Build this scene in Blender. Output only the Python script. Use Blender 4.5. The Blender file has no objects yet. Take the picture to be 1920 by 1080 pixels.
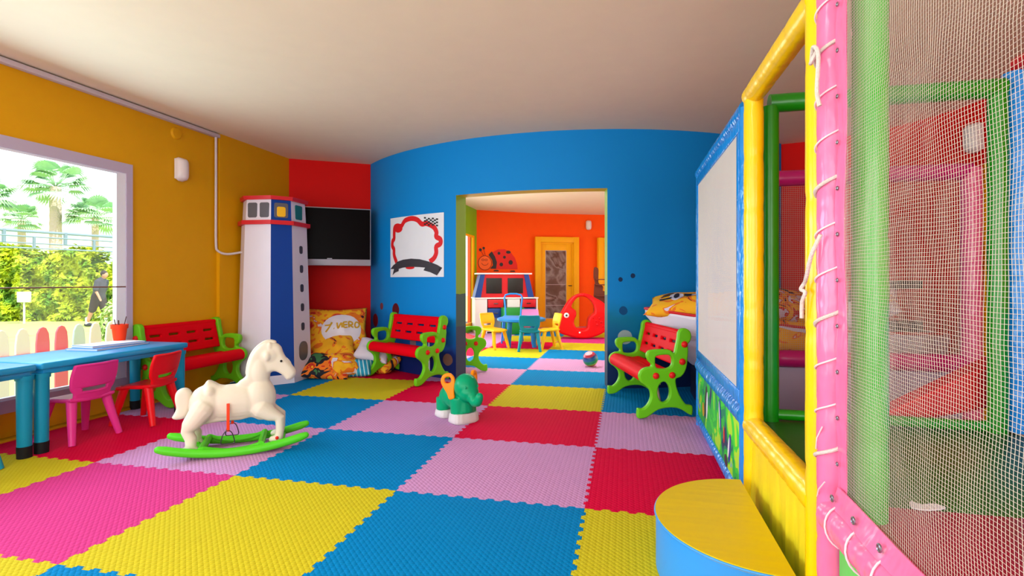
import bpy, bmesh, math, random
from mathutils import Vector, Matrix, noise
from math import sin, cos, pi, radians as R

# ------------------------------------------------------------------ camera, world, lights
sc = bpy.context.scene
col = sc.collection
sc.view_settings.view_transform = 'Standard'
sc.view_settings.look = 'None'
sc.view_settings.gamma = 1
sc.view_settings.use_curve_mapping = False
sc.view_settings.exposure = 0.0
cd = bpy.data.cameras.new('camera'); cam = bpy.data.objects.new('camera', cd); col.objects.link(cam)
cam.location = (0, 0, 1.15); cam.rotation_euler = (R(90), 0, .215)
cd.sensor_width = 36; cd.lens = 965 / 1920 * 36
cd.shift_y = -(540 - 524) / 1920.0
cd.clip_start = .05; cd.clip_end = 300
sc.camera = cam

def lin(c):
    c = c / 255.0
    return c / 12.92 if c <= .04045 else ((c + .055) / 1.055) ** 2.4
def rgb(r, g, b): return (lin(r), lin(g), lin(b), 1)

w = bpy.data.worlds.new('world'); sc.world = w; w.use_nodes = True
bg = w.node_tree.nodes['Background']; bg.inputs[0].default_value = (.86, .93, 1, 1); bg.inputs[1].default_value = 2.1
def light(name, kind, loc, rot, energy, color, size=None, size_y=None, **kw):
    d = bpy.data.lights.new(name, kind); o = bpy.data.objects.new(name, d); col.objects.link(o)
    o.location = loc; o.rotation_euler = rot; d.energy = energy; d.color = color
    if kind == 'AREA':
        d.shape = 'RECTANGLE'; d.size = size; d.size_y = size_y
    for k, v in kw.items(): setattr(d, k, v)
    return o
sun = light('sun', 'SUN', (0, 0, 20), (0, 0, 0), 6.0, (1, .96, .88), angle=.01)
sun.rotation_euler = Vector((.62, -.12, .95)).to_track_quat('Z', 'Y').to_euler()
# lamps added at unseen rear and left openings, and daylight at the window
light('fill_rear', 'AREA', (-.6, -3.0, 1.4), (R(90), 0, 0), 165, (1, .98, .95), 7, 2.3)  # added behind the camera to fill the room
light('fill_left', 'AREA', (-4.3, -1.0, 1.25), (0, R(-90), 0), 90, (.80, .9, 1), 2.2, 2.6)  # added fill from an invented second window out of view
light('daylight_window', 'AREA', (-4.9, 2.4, 1.9), (0, R(-112), 0), 135, (.56, .78, 1), 1.6, 2.4)

light('daylight_far_left', 'AREA', (-3.25, 8.3, 1.3), (0, R(-100), 0), 90, (.95, .97, 1), 1.9, 2.4)
light('fill_far_right', 'AREA', (3.7, 9.5, 1.3), (0, R(100), 0), 135, (1, .98, .96), 2.2, 5)  # no window on this side: hidden lamp added to brighten the far room

# ------------------------------------------------------------------ helpers
def mat(name, c, rough=.5, bump=None, spec=.5, metal=0, var=0, **kw):
    m = bpy.data.materials.new(name); m.use_nodes = True
    nt = m.node_tree; b = nt.nodes['Principled BSDF']
    b.inputs['Base Color'].default_value = c
    b.inputs['Roughness'].default_value = rough
    b.inputs['Metallic'].default_value = metal
    b.inputs['Specular IOR Level'].default_value = spec
    for k, v in kw.items(): b.inputs[k].default_value = v
    tc = nt.nodes.new('ShaderNodeTexCoord')
    n = nt.nodes.new('ShaderNodeTexNoise'); n.inputs['Scale'].default_value = 6; nt.links.new(tc.outputs['Object'], n.inputs['Vector'])
    mx = nt.nodes.new('ShaderNodeMix'); mx.data_type = 'RGBA'
    k = 1 - (var or .06)
    mx.inputs[6].default_value = c; mx.inputs[7].default_value = (c[0] * k, c[1] * k, c[2] * k, 1)
    nt.links.new(n.outputs['Fac'], mx.inputs[0]); nt.links.new(mx.outputs[2], b.inputs['Base Color'])
    if bump:
        sc_, st, dist = bump[:3]; asp = bump[3] if len(bump) > 3 else (1, 1, 1)
        mp = nt.nodes.new('ShaderNodeMapping'); mp.inputs['Scale'].default_value = asp
        n2 = nt.nodes.new('ShaderNodeTexNoise'); n2.inputs['Scale'].default_value = sc_; n2.inputs['Detail'].default_value = 2
        bp = nt.nodes.new('ShaderNodeBump'); bp.inputs['Strength'].default_value = st; bp.inputs['Distance'].default_value = dist
        nt.links.new(tc.outputs['Object'], mp.inputs[0]); nt.links.new(mp.outputs[0], n2.inputs['Vector'])
        nt.links.new(n2.outputs['Fac'], bp.inputs['Height']); nt.links.new(bp.outputs[0], b.inputs['Normal'])
    return m

class G:
    """tiny node helper"""
    def __init__(s, m): s.nt = m.node_tree; s.b = s.nt.nodes['Principled BSDF']
    def tc(s, k='Object'):
        n = s.nt.nodes.new('ShaderNodeTexCoord'); return n.outputs[k]
    def sep(s, v):
        n = s.nt.nodes.new('ShaderNodeSeparateXYZ'); s.nt.links.new(v, n.inputs[0]); return n.outputs
    def put(s, sock, v):
        if hasattr(v, 'links') or isinstance(v, bpy.types.NodeSocket): s.nt.links.new(v, sock)
        else: sock.default_value = v
    def m(s, op, a, b=0, c=None):
        n = s.nt.nodes.new('ShaderNodeMath'); n.operation = op; s.put(n.inputs[0], a); s.put(n.inputs[1], b)
        if c is not None: s.put(n.inputs[2], c)
        return n.outputs[0]
    def mix(s, f, a, b):
        n = s.nt.nodes.new('ShaderNodeMix'); n.data_type = 'RGBA'; s.put(n.inputs[0], f); s.put(n.inputs[6], a); s.put(n.inputs[7], b); return n.outputs[2]
    def noise(s, v, scale, detail=2, dist=0):
        n = s.nt.nodes.new('ShaderNodeTexNoise'); n.inputs['Scale'].default_value = scale; n.inputs['Detail'].default_value = detail
        n.inputs['Distortion'].default_value = dist; s.nt.links.new(v, n.inputs['Vector']); return n.outputs['Fac']
    def ramp(s, f, stops, const=True):
        n = s.nt.nodes.new('ShaderNodeValToRGB'); cr = n.color_ramp
        if const: cr.interpolation = 'CONSTANT'
        while len(cr.elements) < len(stops): cr.elements.new(.5)
        for e, (p, c) in zip(cr.elements, stops): e.position = p; e.color = c
        s.put(n.inputs[0], f); return n.outputs[0]
    def dist(s, v, p):
        n = s.nt.nodes.new('ShaderNodeVectorMath'); n.operation = 'DISTANCE'; s.nt.links.new(v, n.inputs[0]); n.inputs[1].default_value = p; return n.outputs['Value']
    def base(s, c): s.nt.links.new(c, s.b.inputs['Base Color'])
    def bump(s, h, st, d):
        n = s.nt.nodes.new('ShaderNodeBump'); n.inputs['Strength'].default_value = st; n.inputs['Distance'].default_value = d
        s.nt.links.new(h, n.inputs['Height']); s.nt.links.new(n.outputs[0], s.b.inputs['Normal'])

M = {}
def plastic(key, c, rough=.33): M[key] = mat(key, c, rough, bump=(60, .05, .002), spec=.2); return M[key]
def vinyl(key, c, rough=.24, st=.35, sc_=14, asp=(1, 1, .5)): M[key] = mat(key, c, rough, bump=(sc_, st, .012, asp)); return M[key]
M['red_plastic'] = mat('red_plastic', rgb(228, 0, 22), .55, bump=(60, .05, .002), spec=.06); plastic('lime_plastic', rgb(96, 200, 20)); plastic('bolt_red', rgb(225, 30, 24))
plastic('lime_bench', rgb(110, 200, 24), .4)
plastic('horse_white', rgb(220, 212, 192), .38); plastic('leaf_plastic', rgb(82, 205, 34))
plastic('jade', rgb(0, 158, 106), .3); plastic('orange_plastic', rgb(252, 146, 12)); plastic('shoe', rgb(214, 208, 206), .5)
plastic('chair_pink', rgb(216, 50, 140)); plastic('chair_pink_light', rgb(240, 130, 190)); plastic('chair_red', rgb(226, 14, 26)); plastic('chair_teal', rgb(22, 140, 172)); plastic('chair_yellow', rgb(250, 184, 28))
plastic('table_blue', rgb(32, 150, 205), .3); plastic('leg_teal', rgb(14, 142, 180)); plastic('table_round', rgb(36, 128, 205)); plastic('black_rubber', rgb(22, 22, 26), .6)
plastic('rocker_red', rgb(226, 16, 24)); plastic('pot_red', rgb(238, 62, 22), .45)
vinyl('v_yellow', rgb(255, 208, 0)); vinyl('v_blue', rgb(26, 138, 226), .2, .9, 26); vinyl('v_pink', rgb(246, 118, 166), .22, .9, 16)
vinyl('v_green', rgb(20, 140, 10), .28, .2); vinyl('v_green_light', rgb(60, 190, 50), .26, .25); vinyl('v_magenta', rgb(206, 26, 122), .35, .2)
vinyl('v_red', rgb(208, 14, 24), .4, .15); vinyl('v_lavender', rgb(178, 170, 196), .5, .1); vinyl('v_deck_green', rgb(44, 100, 8), .4, .1); vinyl('v_deck_red', rgb(176, 20, 60), .35, .1)
M['step_yellow'] = mat('step_yellow', rgb(218, 190, 0), .45, bump=(5, .35, .012, (.4, 3, 1)), spec=.2); vinyl('step_blue', rgb(46, 148, 226), .4, .08); vinyl('v_bright_green', rgb(60, 226, 90), .35, .2); vinyl('v_cream', rgb(200, 196, 170), .5, .1)
vinyl('apron_yellow', rgb(250, 222, 30), .4, .6, 5, (1, 2.5, .5))
M['net'] = mat('net', rgb(206, 196, 180), .8); M['cord'] = mat('cord', rgb(236, 212, 220), .8); M['rope'] = mat('rope', rgb(214, 204, 196), .9, bump=(180, .8, .004))
M['grommet'] = mat('grommet', rgb(150, 150, 155), .3, metal=.9); M['steel'] = mat('steel', rgb(70, 66, 70), .3, metal=.8)
M['white_lacquer'] = mat('white_lacquer', rgb(232, 226, 238), .4); M['lh_blue'] = mat('lh_blue', rgb(0, 62, 148), .4, spec=.25); M['lh_red'] = mat('lh_red', rgb(214, 20, 34), .4)
M['smoked'] = mat('smoked', rgb(96, 96, 104), .25); M['dark_hole'] = mat('dark_hole', rgb(60, 58, 70), .5)
M['lh_yellow'] = mat('lh_yellow', rgb(250, 190, 20), .4); M['teal_glass'] = mat('teal_glass', rgb(40, 120, 120), .25)
M['tv_screen'] = mat('tv_screen', rgb(8, 6, 8), .3, spec=.04); M['tv_silver'] = mat('tv_silver', rgb(176, 176, 186), .35, metal=.3)
M['paper'] = mat('paper', rgb(236, 236, 242), .6); M['ink_black'] = mat('ink_black', rgb(28, 24, 28), .6); M['ink_grey'] = mat('ink_grey', rgb(56, 52, 60), .6); M['ink_red'] = mat('ink_red', rgb(226, 14, 22), .6)
M['ink_indigo'] = mat('ink_indigo', rgb(50, 40, 150), .6); M['ladybug_red'] = mat('ladybug_red', rgb(222, 24, 12), .7); M['skin_orange'] = mat('skin_orange', rgb(250, 100, 20), .7); M['line_brown'] = mat('line_brown', rgb(120, 20, 0), .7)
M['frame_lav'] = mat('frame_lav', rgb(190, 176, 196), .45); M['frame_white'] = mat('frame_white', rgb(236, 240, 246), .4); M['trunk_white'] = mat('trunk_white', rgb(216, 206, 206), .5)
M['lamp_glass'] = mat('lamp_glass', rgb(236, 226, 222), .35); M['yellow_wood'] = mat('yellow_wood', rgb(250, 176, 14), .5, spec=.2); M['wood_dark'] = mat('wood_dark', rgb(110, 40, 18), .5)
M['cab_red'] = mat('cab_red', rgb(210, 16, 36), .4); M['cab_blue'] = mat('cab_blue', rgb(20, 66, 150), .4); M['cab_white'] = mat('cab_white', rgb(240, 236, 240), .45); M['cab_green'] = mat('cab_green', rgb(20, 140, 50), .4)
M['pillow_gold'] = mat('pillow_gold', rgb(206, 160, 30), .8); M['book_blue'] = mat('book_blue', rgb(90, 150, 215), .4); M['book_pages'] = mat('book_pages', rgb(236, 232, 235), .7)
M['pencil'] = mat('pencil', rgb(70, 30, 30), .5); M['navy'] = mat('navy', rgb(8, 16, 60), .6); M['hull'] = mat('hull', rgb(226, 222, 234), .35)
M['black_paint'] = mat('black_paint', rgb(18, 16, 20), .5); M['wood_light'] = mat('wood_light', rgb(206, 176, 150), .5)
# outside
M['lawn'] = mat('lawn', rgb(196, 214, 120), .9, bump=(40, .5, .03), var=.2); M['bark'] = mat('bark', rgb(206, 186, 172), .9, bump=(12, .8, .08))
M['palm_leaf'] = mat('palm_leaf', rgb(176, 222, 170), .6, var=.3); M['fence_white'] = mat('fence_white', rgb(235, 245, 245), .5); M['fence_pink'] = mat('fence_pink', rgb(232, 120, 140), .5); M['fence_cyan'] = mat('fence_cyan', rgb(200, 236, 240), .5)
M['rail_grey'] = mat('rail_grey', rgb(116, 140, 156), .5); M['render_white'] = mat('render_white', rgb(236, 236, 236), .8); M['win_grey'] = mat('win_grey', rgb(178, 206, 214), .4)
M['skin'] = mat('skin', rgb(196, 140, 116), .6); M['hair'] = mat('hair', rgb(40, 34, 36), .7); M['cloth_dark'] = mat('cloth_dark', rgb(58, 64, 76), .8); M['sock'] = mat('sock', rgb(235, 235, 238), .8)
M['box_grey'] = mat('box_grey', rgb(205, 212, 216), .6)
def leafmat(key, a, b):
    m = mat(key, a, .6); g = G(m); f = g.noise(g.tc(), 2.2, 3); g.base(g.ramp(f, [(.35, b), (.62, a)], False)); M[key] = m
    g.b.inputs['Subsurface Weight'].default_value = 0
leafmat('hedge_leaf', rgb(206, 218, 24), rgb(84, 140, 14)); M['hedge_core_m'] = mat('hedge_core_m', rgb(50, 96, 14), .9); leafmat('bush_leaf', rgb(206, 226, 150), rgb(140, 180, 90))
m = mat('glass_clear', (1, 1, 1, 1), .02); nt = m.node_tree
tr = nt.nodes.new('ShaderNodeBsdfTransparent'); gl = nt.nodes.new('ShaderNodeBsdfGlossy'); gl.inputs['Roughness'].default_value = .02; mxs = nt.nodes.new('ShaderNodeMixShader'); mxs.inputs[0].default_value = .012
nt.links.new(tr.outputs[0], mxs.inputs[1]); nt.links.new(gl.outputs[0], mxs.inputs[2]); nt.links.new(mxs.outputs[0], nt.nodes['Material Output'].inputs[0]); M['glass_clear'] = m
# fine mesh screen of the blue panels: a see-through weave
m = mat('screen_mesh', rgb(226, 218, 212), .7); nt = m.node_tree; g = G(m)
s_ = g.sep(g.tc()); a_ = g.m('ABSOLUTE', g.m('SINE', g.m('MULTIPLY', s_[1], pi / .006))); b_ = g.m('ABSOLUTE', g.m('SINE', g.m('MULTIPLY', s_[2], pi / .006)))
hole = g.m('MULTIPLY', g.m('GREATER_THAN', a_, .78), g.m('GREATER_THAN', b_, .78))
tr = nt.nodes.new('ShaderNodeBsdfTransparent'); mxs = nt.nodes.new('ShaderNodeMixShader')
nt.links.new(hole, mxs.inputs[0]); nt.links.new(g.b.outputs[0], mxs.inputs[1]); nt.links.new(tr.outputs[0], mxs.inputs[2]); nt.links.new(mxs.outputs[0], nt.nodes['Material Output'].inputs[0]); M['screen_mesh'] = m
# foam mats
def foam(key, c, rough=.5):
    m = mat(key, c, .7, spec=.04); g = G(m); s_ = g.sep(g.tc())
    p = g.m('ADD', s_[0], s_[1]); q = g.m('SUBTRACT', s_[0], s_[1]); k = pi / .028
    a_ = g.m('ABSOLUTE', g.m('SINE', g.m('MULTIPLY', p, k))); b_ = g.m('ABSOLUTE', g.m('SINE', g.m('MULTIPLY', q, k)))
    x_ = g.m('SINE', g.m('MULTIPLY', s_[0], k * 2)); h = g.m('MULTIPLY', a_, b_); h = g.m('ADD', h, g.m('MULTIPLY', x_, .25))
    g.bump(h, .5, .004); M[key] = m
foam('mat_crimson', rgb(214, 6, 62)); foam('mat_hotpink_sheen', rgb(208, 60, 134)); foam('mat_pink', rgb(202, 146, 196)); foam('mat_yellow', rgb(202, 188, 36)); foam('mat_blue', rgb(0, 126, 190))  # hot pink is the crimson mat with window sheen mixed into its colour
def printmat(key, stops, scale, seed=0, dist=1.2):
    m = mat(key, (1, 1, 1, 1), .85); g = G(m)
    mp = g.nt.nodes.new('ShaderNodeMapping'); mp.inputs['Location'].default_value = (seed, seed * .7, seed * 1.3); g.nt.links.new(g.tc(), mp.inputs[0])
    f = g.noise(mp.outputs[0], scale, 2, dist); g.base(g.ramp(f, stops)); M[key] = m
OR, YE, WH, BK, TL, RD, GN = rgb(236, 120, 20), rgb(246, 180, 20), rgb(222, 210, 224), rgb(24, 22, 34), rgb(30, 150, 180), rgb(206, 40, 20), rgb(60, 120, 70)
printmat('print_cartoon', [(0, BK), (.36, OR), (.43, YE), (.5, RD), (.54, WH), (.6, YE), (.66, BK), (.7, TL)], 5, 1)
printmat('print_orange', [(0, BK), (.32, RD), (.38, OR), (.47, YE), (.6, OR), (.66, WH)], 5, 4)
printmat('print_dark', [(0, GN), (.36, BK), (.46, OR), (.53, RD), (.58, YE), (.66, WH)], 4, 9)
printmat('print_white', [(0, YE), (.36, WH), (.62, YE), (.67, OR)], 4, 13)
printmat('print_yellow', [(0, BK), (.3, OR), (.38, YE), (.62, OR), (.68, WH)], 5, 21)
printmat('print_jungle', [(0, rgb(40, 60, 90)), (.34, rgb(20, 130, 90)), (.42, rgb(40, 180, 60)), (.52, rgb(60, 205, 50)), (.6, rgb(170, 220, 40)), (.68, rgb(90, 160, 200))], 5, 3, .8)
m = mat('print_stripe', (1, 1, 1, 1), .85); g = G(m); s_ = g.sep(g.tc())
g.base(g.ramp(g.m('FRACT', g.m('MULTIPLY', g.m('ADD', s_[0], g.m('MULTIPLY', s_[1], .3)), 22)), [(0, rgb(24, 150, 190)), (.72, rgb(190, 225, 235))])); M['print_stripe'] = m

def setp(o, label=None, cat=None, group=None, kind=None):
    if label: o['label'] = label
    if cat: o['category'] = cat
    if group: o['group'] = group
    if kind: o['kind'] = kind
    return o
def thing(name, label, cat, loc=(0, 0, 0), rz=0, group=None):
    o = bpy.data.objects.new(name, None); col.objects.link(o); o.location = loc; o.rotation_euler = (0, 0, rz); o.empty_display_size = .1
    return setp(o, label, cat, group)
def fin(name, me, mats, parent=None, ang=40):
    if not isinstance(mats, (list, tuple)): mats = [mats]
    for k in mats: me.materials.append(M[k] if isinstance(k, str) else k)
    me.name = name
    for p in me.polygons: p.use_smooth = True
    me.set_sharp_from_angle(angle=R(ang))
    o = bpy.data.objects.new(name, me); col.objects.link(o)
    if parent: o.parent = parent
    return o
def obj(name, bm, mats, parent=None, ang=40, loc=None, rot=None):
    bmesh.ops.recalc_face_normals(bm, faces=bm.faces)
    me = bpy.data.meshes.new(name); bm.to_mesh(me); bm.free()
    o = fin(name, me, mats, parent, ang)
    if loc: o.location = loc
    if rot: o.rotation_euler = rot
    return o
def copy_tree(o, parent=None):
    c = o.copy(); col.objects.link(c); c.parent = parent
    for ch in list(o.children): copy_tree(ch, c)
    return c
NB = bmesh.new
def box(bm, x0, x1, y0, y1, z0, z1, bev=0, mi=0, mtx=None, seg=2):
    vs = [bm.verts.new((x, y, z)) for z in (z0, z1) for y in (y0, y1) for x in (x0, x1)]
    fs = [bm.faces.new([vs[i] for i in f]) for f in ((0, 2, 3, 1), (4, 5, 7, 6), (0, 1, 5, 4), (2, 6, 7, 3), (0, 4, 6, 2), (1, 3, 7, 5))]
    for f in fs: f.material_index = mi
    if bev:
        es = list({e for f in fs for e in f.edges})
        r = bmesh.ops.bevel(bm, geom=es, offset=bev, segments=seg, affect='EDGES', profile=.5)
        vs = list({v for f in r['faces'] for v in f.verts} | {v for v in vs if v.is_valid})
        for f in {f for v in vs for f in v.link_faces}: f.material_index = mi
    if mtx: bmesh.ops.transform(bm, matrix=mtx, verts=[v for v in vs if v.is_valid])
    return bm
def frames(pts):
    P = [Vector(p) for p in pts]; T = []
    for i in range(len(P)):
        a = P[max(i - 1, 0)]; b = P[min(i + 1, len(P) - 1)]; T.append((b - a).normalized())
    up = Vector((0, 0, 1)) if abs(T[0].z) < .9 else Vector((1, 0, 0))
    n = (up - T[0] * up.dot(T[0])).normalized(); out = []
    for t in T:
        n = (n - t * n.dot(t)).normalized(); out.append((n, t.cross(n)))
    return P, T, out
def tube(bm, pts, r, seg=16, cap=True, mi=0, sx=1, dome=False, closed=False):
    P, T, F_ = frames(pts)
    rr = list(r) if isinstance(r, (list, tuple)) else [r] * len(P)
    if dome:
        for end in (0, -1):
            sgn = -1 if end == 0 else 1; p0 = P[end]; t = T[end]; r0 = rr[end]; f = F_[end]
            ex = [(p0 + t * sgn * r0 * sin(a), max(r0 * cos(a), 1e-4)) for a in (R(30), R(60), R(85))]
            for q, rq in ex:
                if end == 0: P.insert(0, q); rr.insert(0, rq); T.insert(0, t); F_.insert(0, f)
                else: P.append(q); rr.append(rq); T.append(t); F_.append(f)
    rings = []
    for p, q, (n, b) in zip(P, rr, F_):
        rings.append([bm.verts.new(p + n * cos(2 * pi * k / seg) * q + b * sin(2 * pi * k / seg) * q * sx) for k in range(seg)])
    L = list(zip(rings, rings[1:]))
    if closed: L.append((rings[-1], rings[0]))
    for a, b in L:
        for k in range(seg):
            f = bm.faces.new((a[k], a[(k + 1) % seg], b[(k + 1) % seg], b[k])); f.material_index = mi
    if cap and not closed:
        bm.faces.new(rings[0][::-1]).material_index = mi; bm.faces.new(rings[-1]).material_index = mi
    return bm
def ball(bm, c, rx, ry=None, rz=None, u=20, v=12, mtx=None):
    ry = ry or rx; rz = rz or rx
    m4 = Matrix.Translation(c) @ (mtx or Matrix()) @ Matrix.Diagonal((rx, ry, rz, 1))
    bmesh.ops.create_uvsphere(bm, u_segments=u, v_segments=v, radius=1, matrix=m4); return bm
def lathe(bm, prof, seg=32, c=(0, 0, 0), mi=0):
    rings = []
    for r, z in prof:
        rings.append([bm.verts.new((c[0] + r * cos(2 * pi * k / seg), c[1] + r * sin(2 * pi * k / seg), c[2] + z)) for k in range(seg)] if r > 1e-5 else [bm.verts.new((c[0], c[1], c[2] + z))])
    for a, b in zip(rings, rings[1:]):
        for k in range(seg):
            j = (k + 1) % seg
            v = [a[k % len(a)], a[j % len(a)], b[j % len(b)], b[k % len(b)]]
            v = [x for i, x in enumerate(v) if x not in v[:i]]
            if len(v) > 2: bm.faces.new(v).material_index = mi
    return bm
def prism(bm, poly, z0, z1, mi=0):
    a = [bm.verts.new((x, y, z0)) for x, y in poly]; b = [bm.verts.new((x, y, z1)) for x, y in poly]
    bm.faces.new(a[::-1]).material_index = mi; bm.faces.new(b).material_index = mi
    for k in range(len(poly)):
        j = (k + 1) % len(poly); bm.faces.new((a[k], a[j], b[j], b[k])).material_index = mi
    return bm
def smoothpts(pts, n=4, closed=True):
    out = []; N = len(pts); rng = range(N) if closed else range(N - 1)
    g_ = lambda i: Vector(pts[i % N]) if closed else Vector(pts[min(max(i, 0), N - 1)])
    for i in rng:
        p0, p1, p2, p3 = g_(i - 1), g_(i), g_(i + 1), g_(i + 2)
        for k in range(n):
            t = k / n
            out.append(.5 * ((2 * p1) + (p2 - p0) * t + (2 * p0 - 5 * p1 + 4 * p2 - p3) * t * t + (3 * p1 - p0 - 3 * p2 + p3) * t ** 3))
    if not closed: out.append(Vector(pts[-1]))
    return out
def plate(outlines, thick, bev, res=2, smooth=3):
    """flat outline(s) with holes in XY -> bevelled plate mesh data, thickness in z, centred"""
    cu = bpy.data.curves.new('t', 'CURVE'); cu.dimensions = '2D'; cu.fill_mode = 'BOTH'; cu.extrude = max(thick / 2 - bev, .0005); cu.bevel_depth = bev; cu.bevel_resolution = res; cu.offset = -bev
    for ol in outlines:
        p = smoothpts([(x, y) for x, y in ol], smooth) if smooth > 1 else [Vector(q) for q in ol]
        s = cu.splines.new('POLY'); s.points.add(len(p) - 1); s.use_cyclic_u = True
        for a, q in zip(s.points, p): a.co = (q[0], q[1], 0, 1)
    o = bpy.data.objects.new('t', cu); col.objects.link(o)
    me = bpy.data.meshes.new_from_object(o.evaluated_get(bpy.context.evaluated_depsgraph_get()))
    bpy.data.objects.remove(o); bpy.data.curves.remove(cu)
    me.materials.clear()
    return me
def me2bm(me, mtx=None):
    bm = NB(); bm.from_mesh(me); bpy.data.meshes.remove(me)
    if mtx: bmesh.ops.transform(bm, matrix=mtx, verts=bm.verts)
    return bm
def addme(bm, me, mtx=None):
    t = me2bm(me, mtx); x = bpy.data.meshes.new('x'); t.to_mesh(x); t.free(); bm.from_mesh(x); bpy.data.meshes.remove(x)
def sculpt(bm, voxel, smooth=6, fac=.5):
    me = bpy.data.meshes.new('s'); bmesh.ops.recalc_face_normals(bm, faces=bm.faces); bm.to_mesh(me); bm.free()
    o = bpy.data.objects.new('s', me); col.objects.link(o)
    r = o.modifiers.new('r', 'REMESH'); r.mode = 'VOXEL'; r.voxel_size = voxel
    s = o.modifiers.new('s', 'SMOOTH'); s.iterations = smooth; s.factor = fac
    m2 = bpy.data.meshes.new_from_object(o.evaluated_get(bpy.context.evaluated_depsgraph_get()))
    bpy.data.objects.remove(o); bpy.data.meshes.remove(me); return m2
XZ = Matrix.Rotation(R(90), 4, 'X')      # XY plate -> XZ plane (thickness along y)
def T(x, y, z): return Matrix.Translation((x, y, z))

# ------------------------------------------------------------------ the room
CX, CY, RAD = -.834, 9.171, 3.70
def arcp(deg, r=RAD): return (CX + r * cos(R(deg)), CY + r * sin(R(deg)))
def struct(name, bm, mats, ang=40): return setp(obj(name, bm, mats, None, ang), kind='structure')
H_ = 2.74
M['wall_yellow'] = mat('wall_yellow', rgb(226, 164, 0), .6, bump=(40, .1, .004), spec=.2); M['wall_red'] = mat('wall_red', rgb(222, 4, 0), .6, bump=(40, .1, .004), spec=.15)
M['wall_orange'] = mat('wall_orange', rgb(255, 86, 0), .6, bump=(40, .1, .004), spec=.15); M['wall_green'] = mat('wall_green', rgb(120, 190, 10), .6)
M['ceiling'] = mat('ceiling', rgb(244, 226, 194), .8, bump=(60, .1, .003)); M['subfloor'] = mat('subfloor', rgb(120, 116, 112), .8); M['soffit'] = mat('soffit', rgb(214, 176, 30), .6)
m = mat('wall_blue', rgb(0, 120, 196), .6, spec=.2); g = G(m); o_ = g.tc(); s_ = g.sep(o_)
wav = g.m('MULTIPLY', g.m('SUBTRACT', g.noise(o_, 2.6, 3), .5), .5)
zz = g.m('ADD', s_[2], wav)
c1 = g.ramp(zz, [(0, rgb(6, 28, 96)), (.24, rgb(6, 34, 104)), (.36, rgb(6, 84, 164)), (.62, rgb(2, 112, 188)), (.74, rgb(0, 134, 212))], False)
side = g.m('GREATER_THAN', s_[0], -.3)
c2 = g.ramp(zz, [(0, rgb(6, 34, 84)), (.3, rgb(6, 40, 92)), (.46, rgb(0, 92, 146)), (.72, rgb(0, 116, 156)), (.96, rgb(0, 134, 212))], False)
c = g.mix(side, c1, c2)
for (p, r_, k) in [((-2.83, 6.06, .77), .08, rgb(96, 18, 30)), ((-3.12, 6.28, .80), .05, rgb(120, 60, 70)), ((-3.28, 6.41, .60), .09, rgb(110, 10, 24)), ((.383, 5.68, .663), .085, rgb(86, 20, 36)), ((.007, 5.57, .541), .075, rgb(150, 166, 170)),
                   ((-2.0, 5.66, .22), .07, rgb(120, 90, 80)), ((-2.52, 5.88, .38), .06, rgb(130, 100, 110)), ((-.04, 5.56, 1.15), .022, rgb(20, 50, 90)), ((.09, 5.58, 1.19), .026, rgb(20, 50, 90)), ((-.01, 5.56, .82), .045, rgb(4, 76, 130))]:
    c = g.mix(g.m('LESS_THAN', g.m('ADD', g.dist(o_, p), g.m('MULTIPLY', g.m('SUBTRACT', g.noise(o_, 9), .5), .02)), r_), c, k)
g.base(c); M['wall_blue'] = m
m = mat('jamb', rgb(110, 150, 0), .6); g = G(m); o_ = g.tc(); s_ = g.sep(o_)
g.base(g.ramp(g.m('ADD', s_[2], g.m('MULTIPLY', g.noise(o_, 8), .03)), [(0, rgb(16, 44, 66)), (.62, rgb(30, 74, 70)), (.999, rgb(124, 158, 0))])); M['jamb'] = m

def strip(bm, pts, z0, z1, thick, mi=0):
    """a wall following pts, thickened to the right-hand side of the walking direction"""
    P = [Vector((x, y, 0)) for x, y in pts]; n = []
    for i in range(len(P)):
        a = P[max(i - 1, 0)]; b = P[min(i + 1, len(P) - 1)]; d = (b - a).normalized(); n.append(Vector((d.y, -d.x, 0)))
    Q = [p + k * thick for p, k in zip(P, n)]
    for i in range(len(P) - 1):
        v = [bm.verts.new((q.x, q.y, z)) for z in (z0, z1) for q in (P[i], P[i + 1], Q[i + 1], Q[i])]
        for f in ((0, 1, 2, 3), (7, 6, 5, 4), (0, 4, 5, 1), (2, 6, 7, 3)) + (((3, 7, 4, 0),) if i == 0 else ()) + (((1, 5, 6, 2),) if i == len(P) - 2 else ()):
            bm.faces.new([v[k] for k in f]).material_index = mi
    bmesh.ops.remove_doubles(bm, verts=bm.verts, dist=.0005); return bm

bm = NB(); box(bm, -4.55, 4.0, -3.2, 13.8, -.12, -.021); struct('floor', bm, 'subfloor')
bm = NB(); box(bm, -4.55, 4.0, -3.2, 13.9, H_, H_ + .12); struct('ceiling', bm, 'ceiling')
# left wall with window opening y 1.0..3.72, z .28...2.10
bm = NB()
WY0, WY1, WZ0, WZ1 = 1.05, 3.80, .19, 2.18
for b in ((-3.2, -2.45, 0, H_), (.35, WY0, 0, H_), (WY1, 6.1, 0, H_), (WY0, WY1, 0, WZ0), (WY0, WY1, WZ1, H_), (-2.45, .35, 0, .1), (-2.45, .35, 2.4, H_)):
    box(bm, -4.40, -4.35, b[0], b[1], b[2], b[3])
box(bm, -4.36, -4.31, 4.80, 6.1, 0, H_)
struct('wall_left', bm, 'wall_yellow')
bm = NB(); strip(bm, [(-3.425, 6.532), (-4.33, 5.975)], 0, H_, .2); struct('wall_back_left', bm, 'wall_red')
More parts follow.
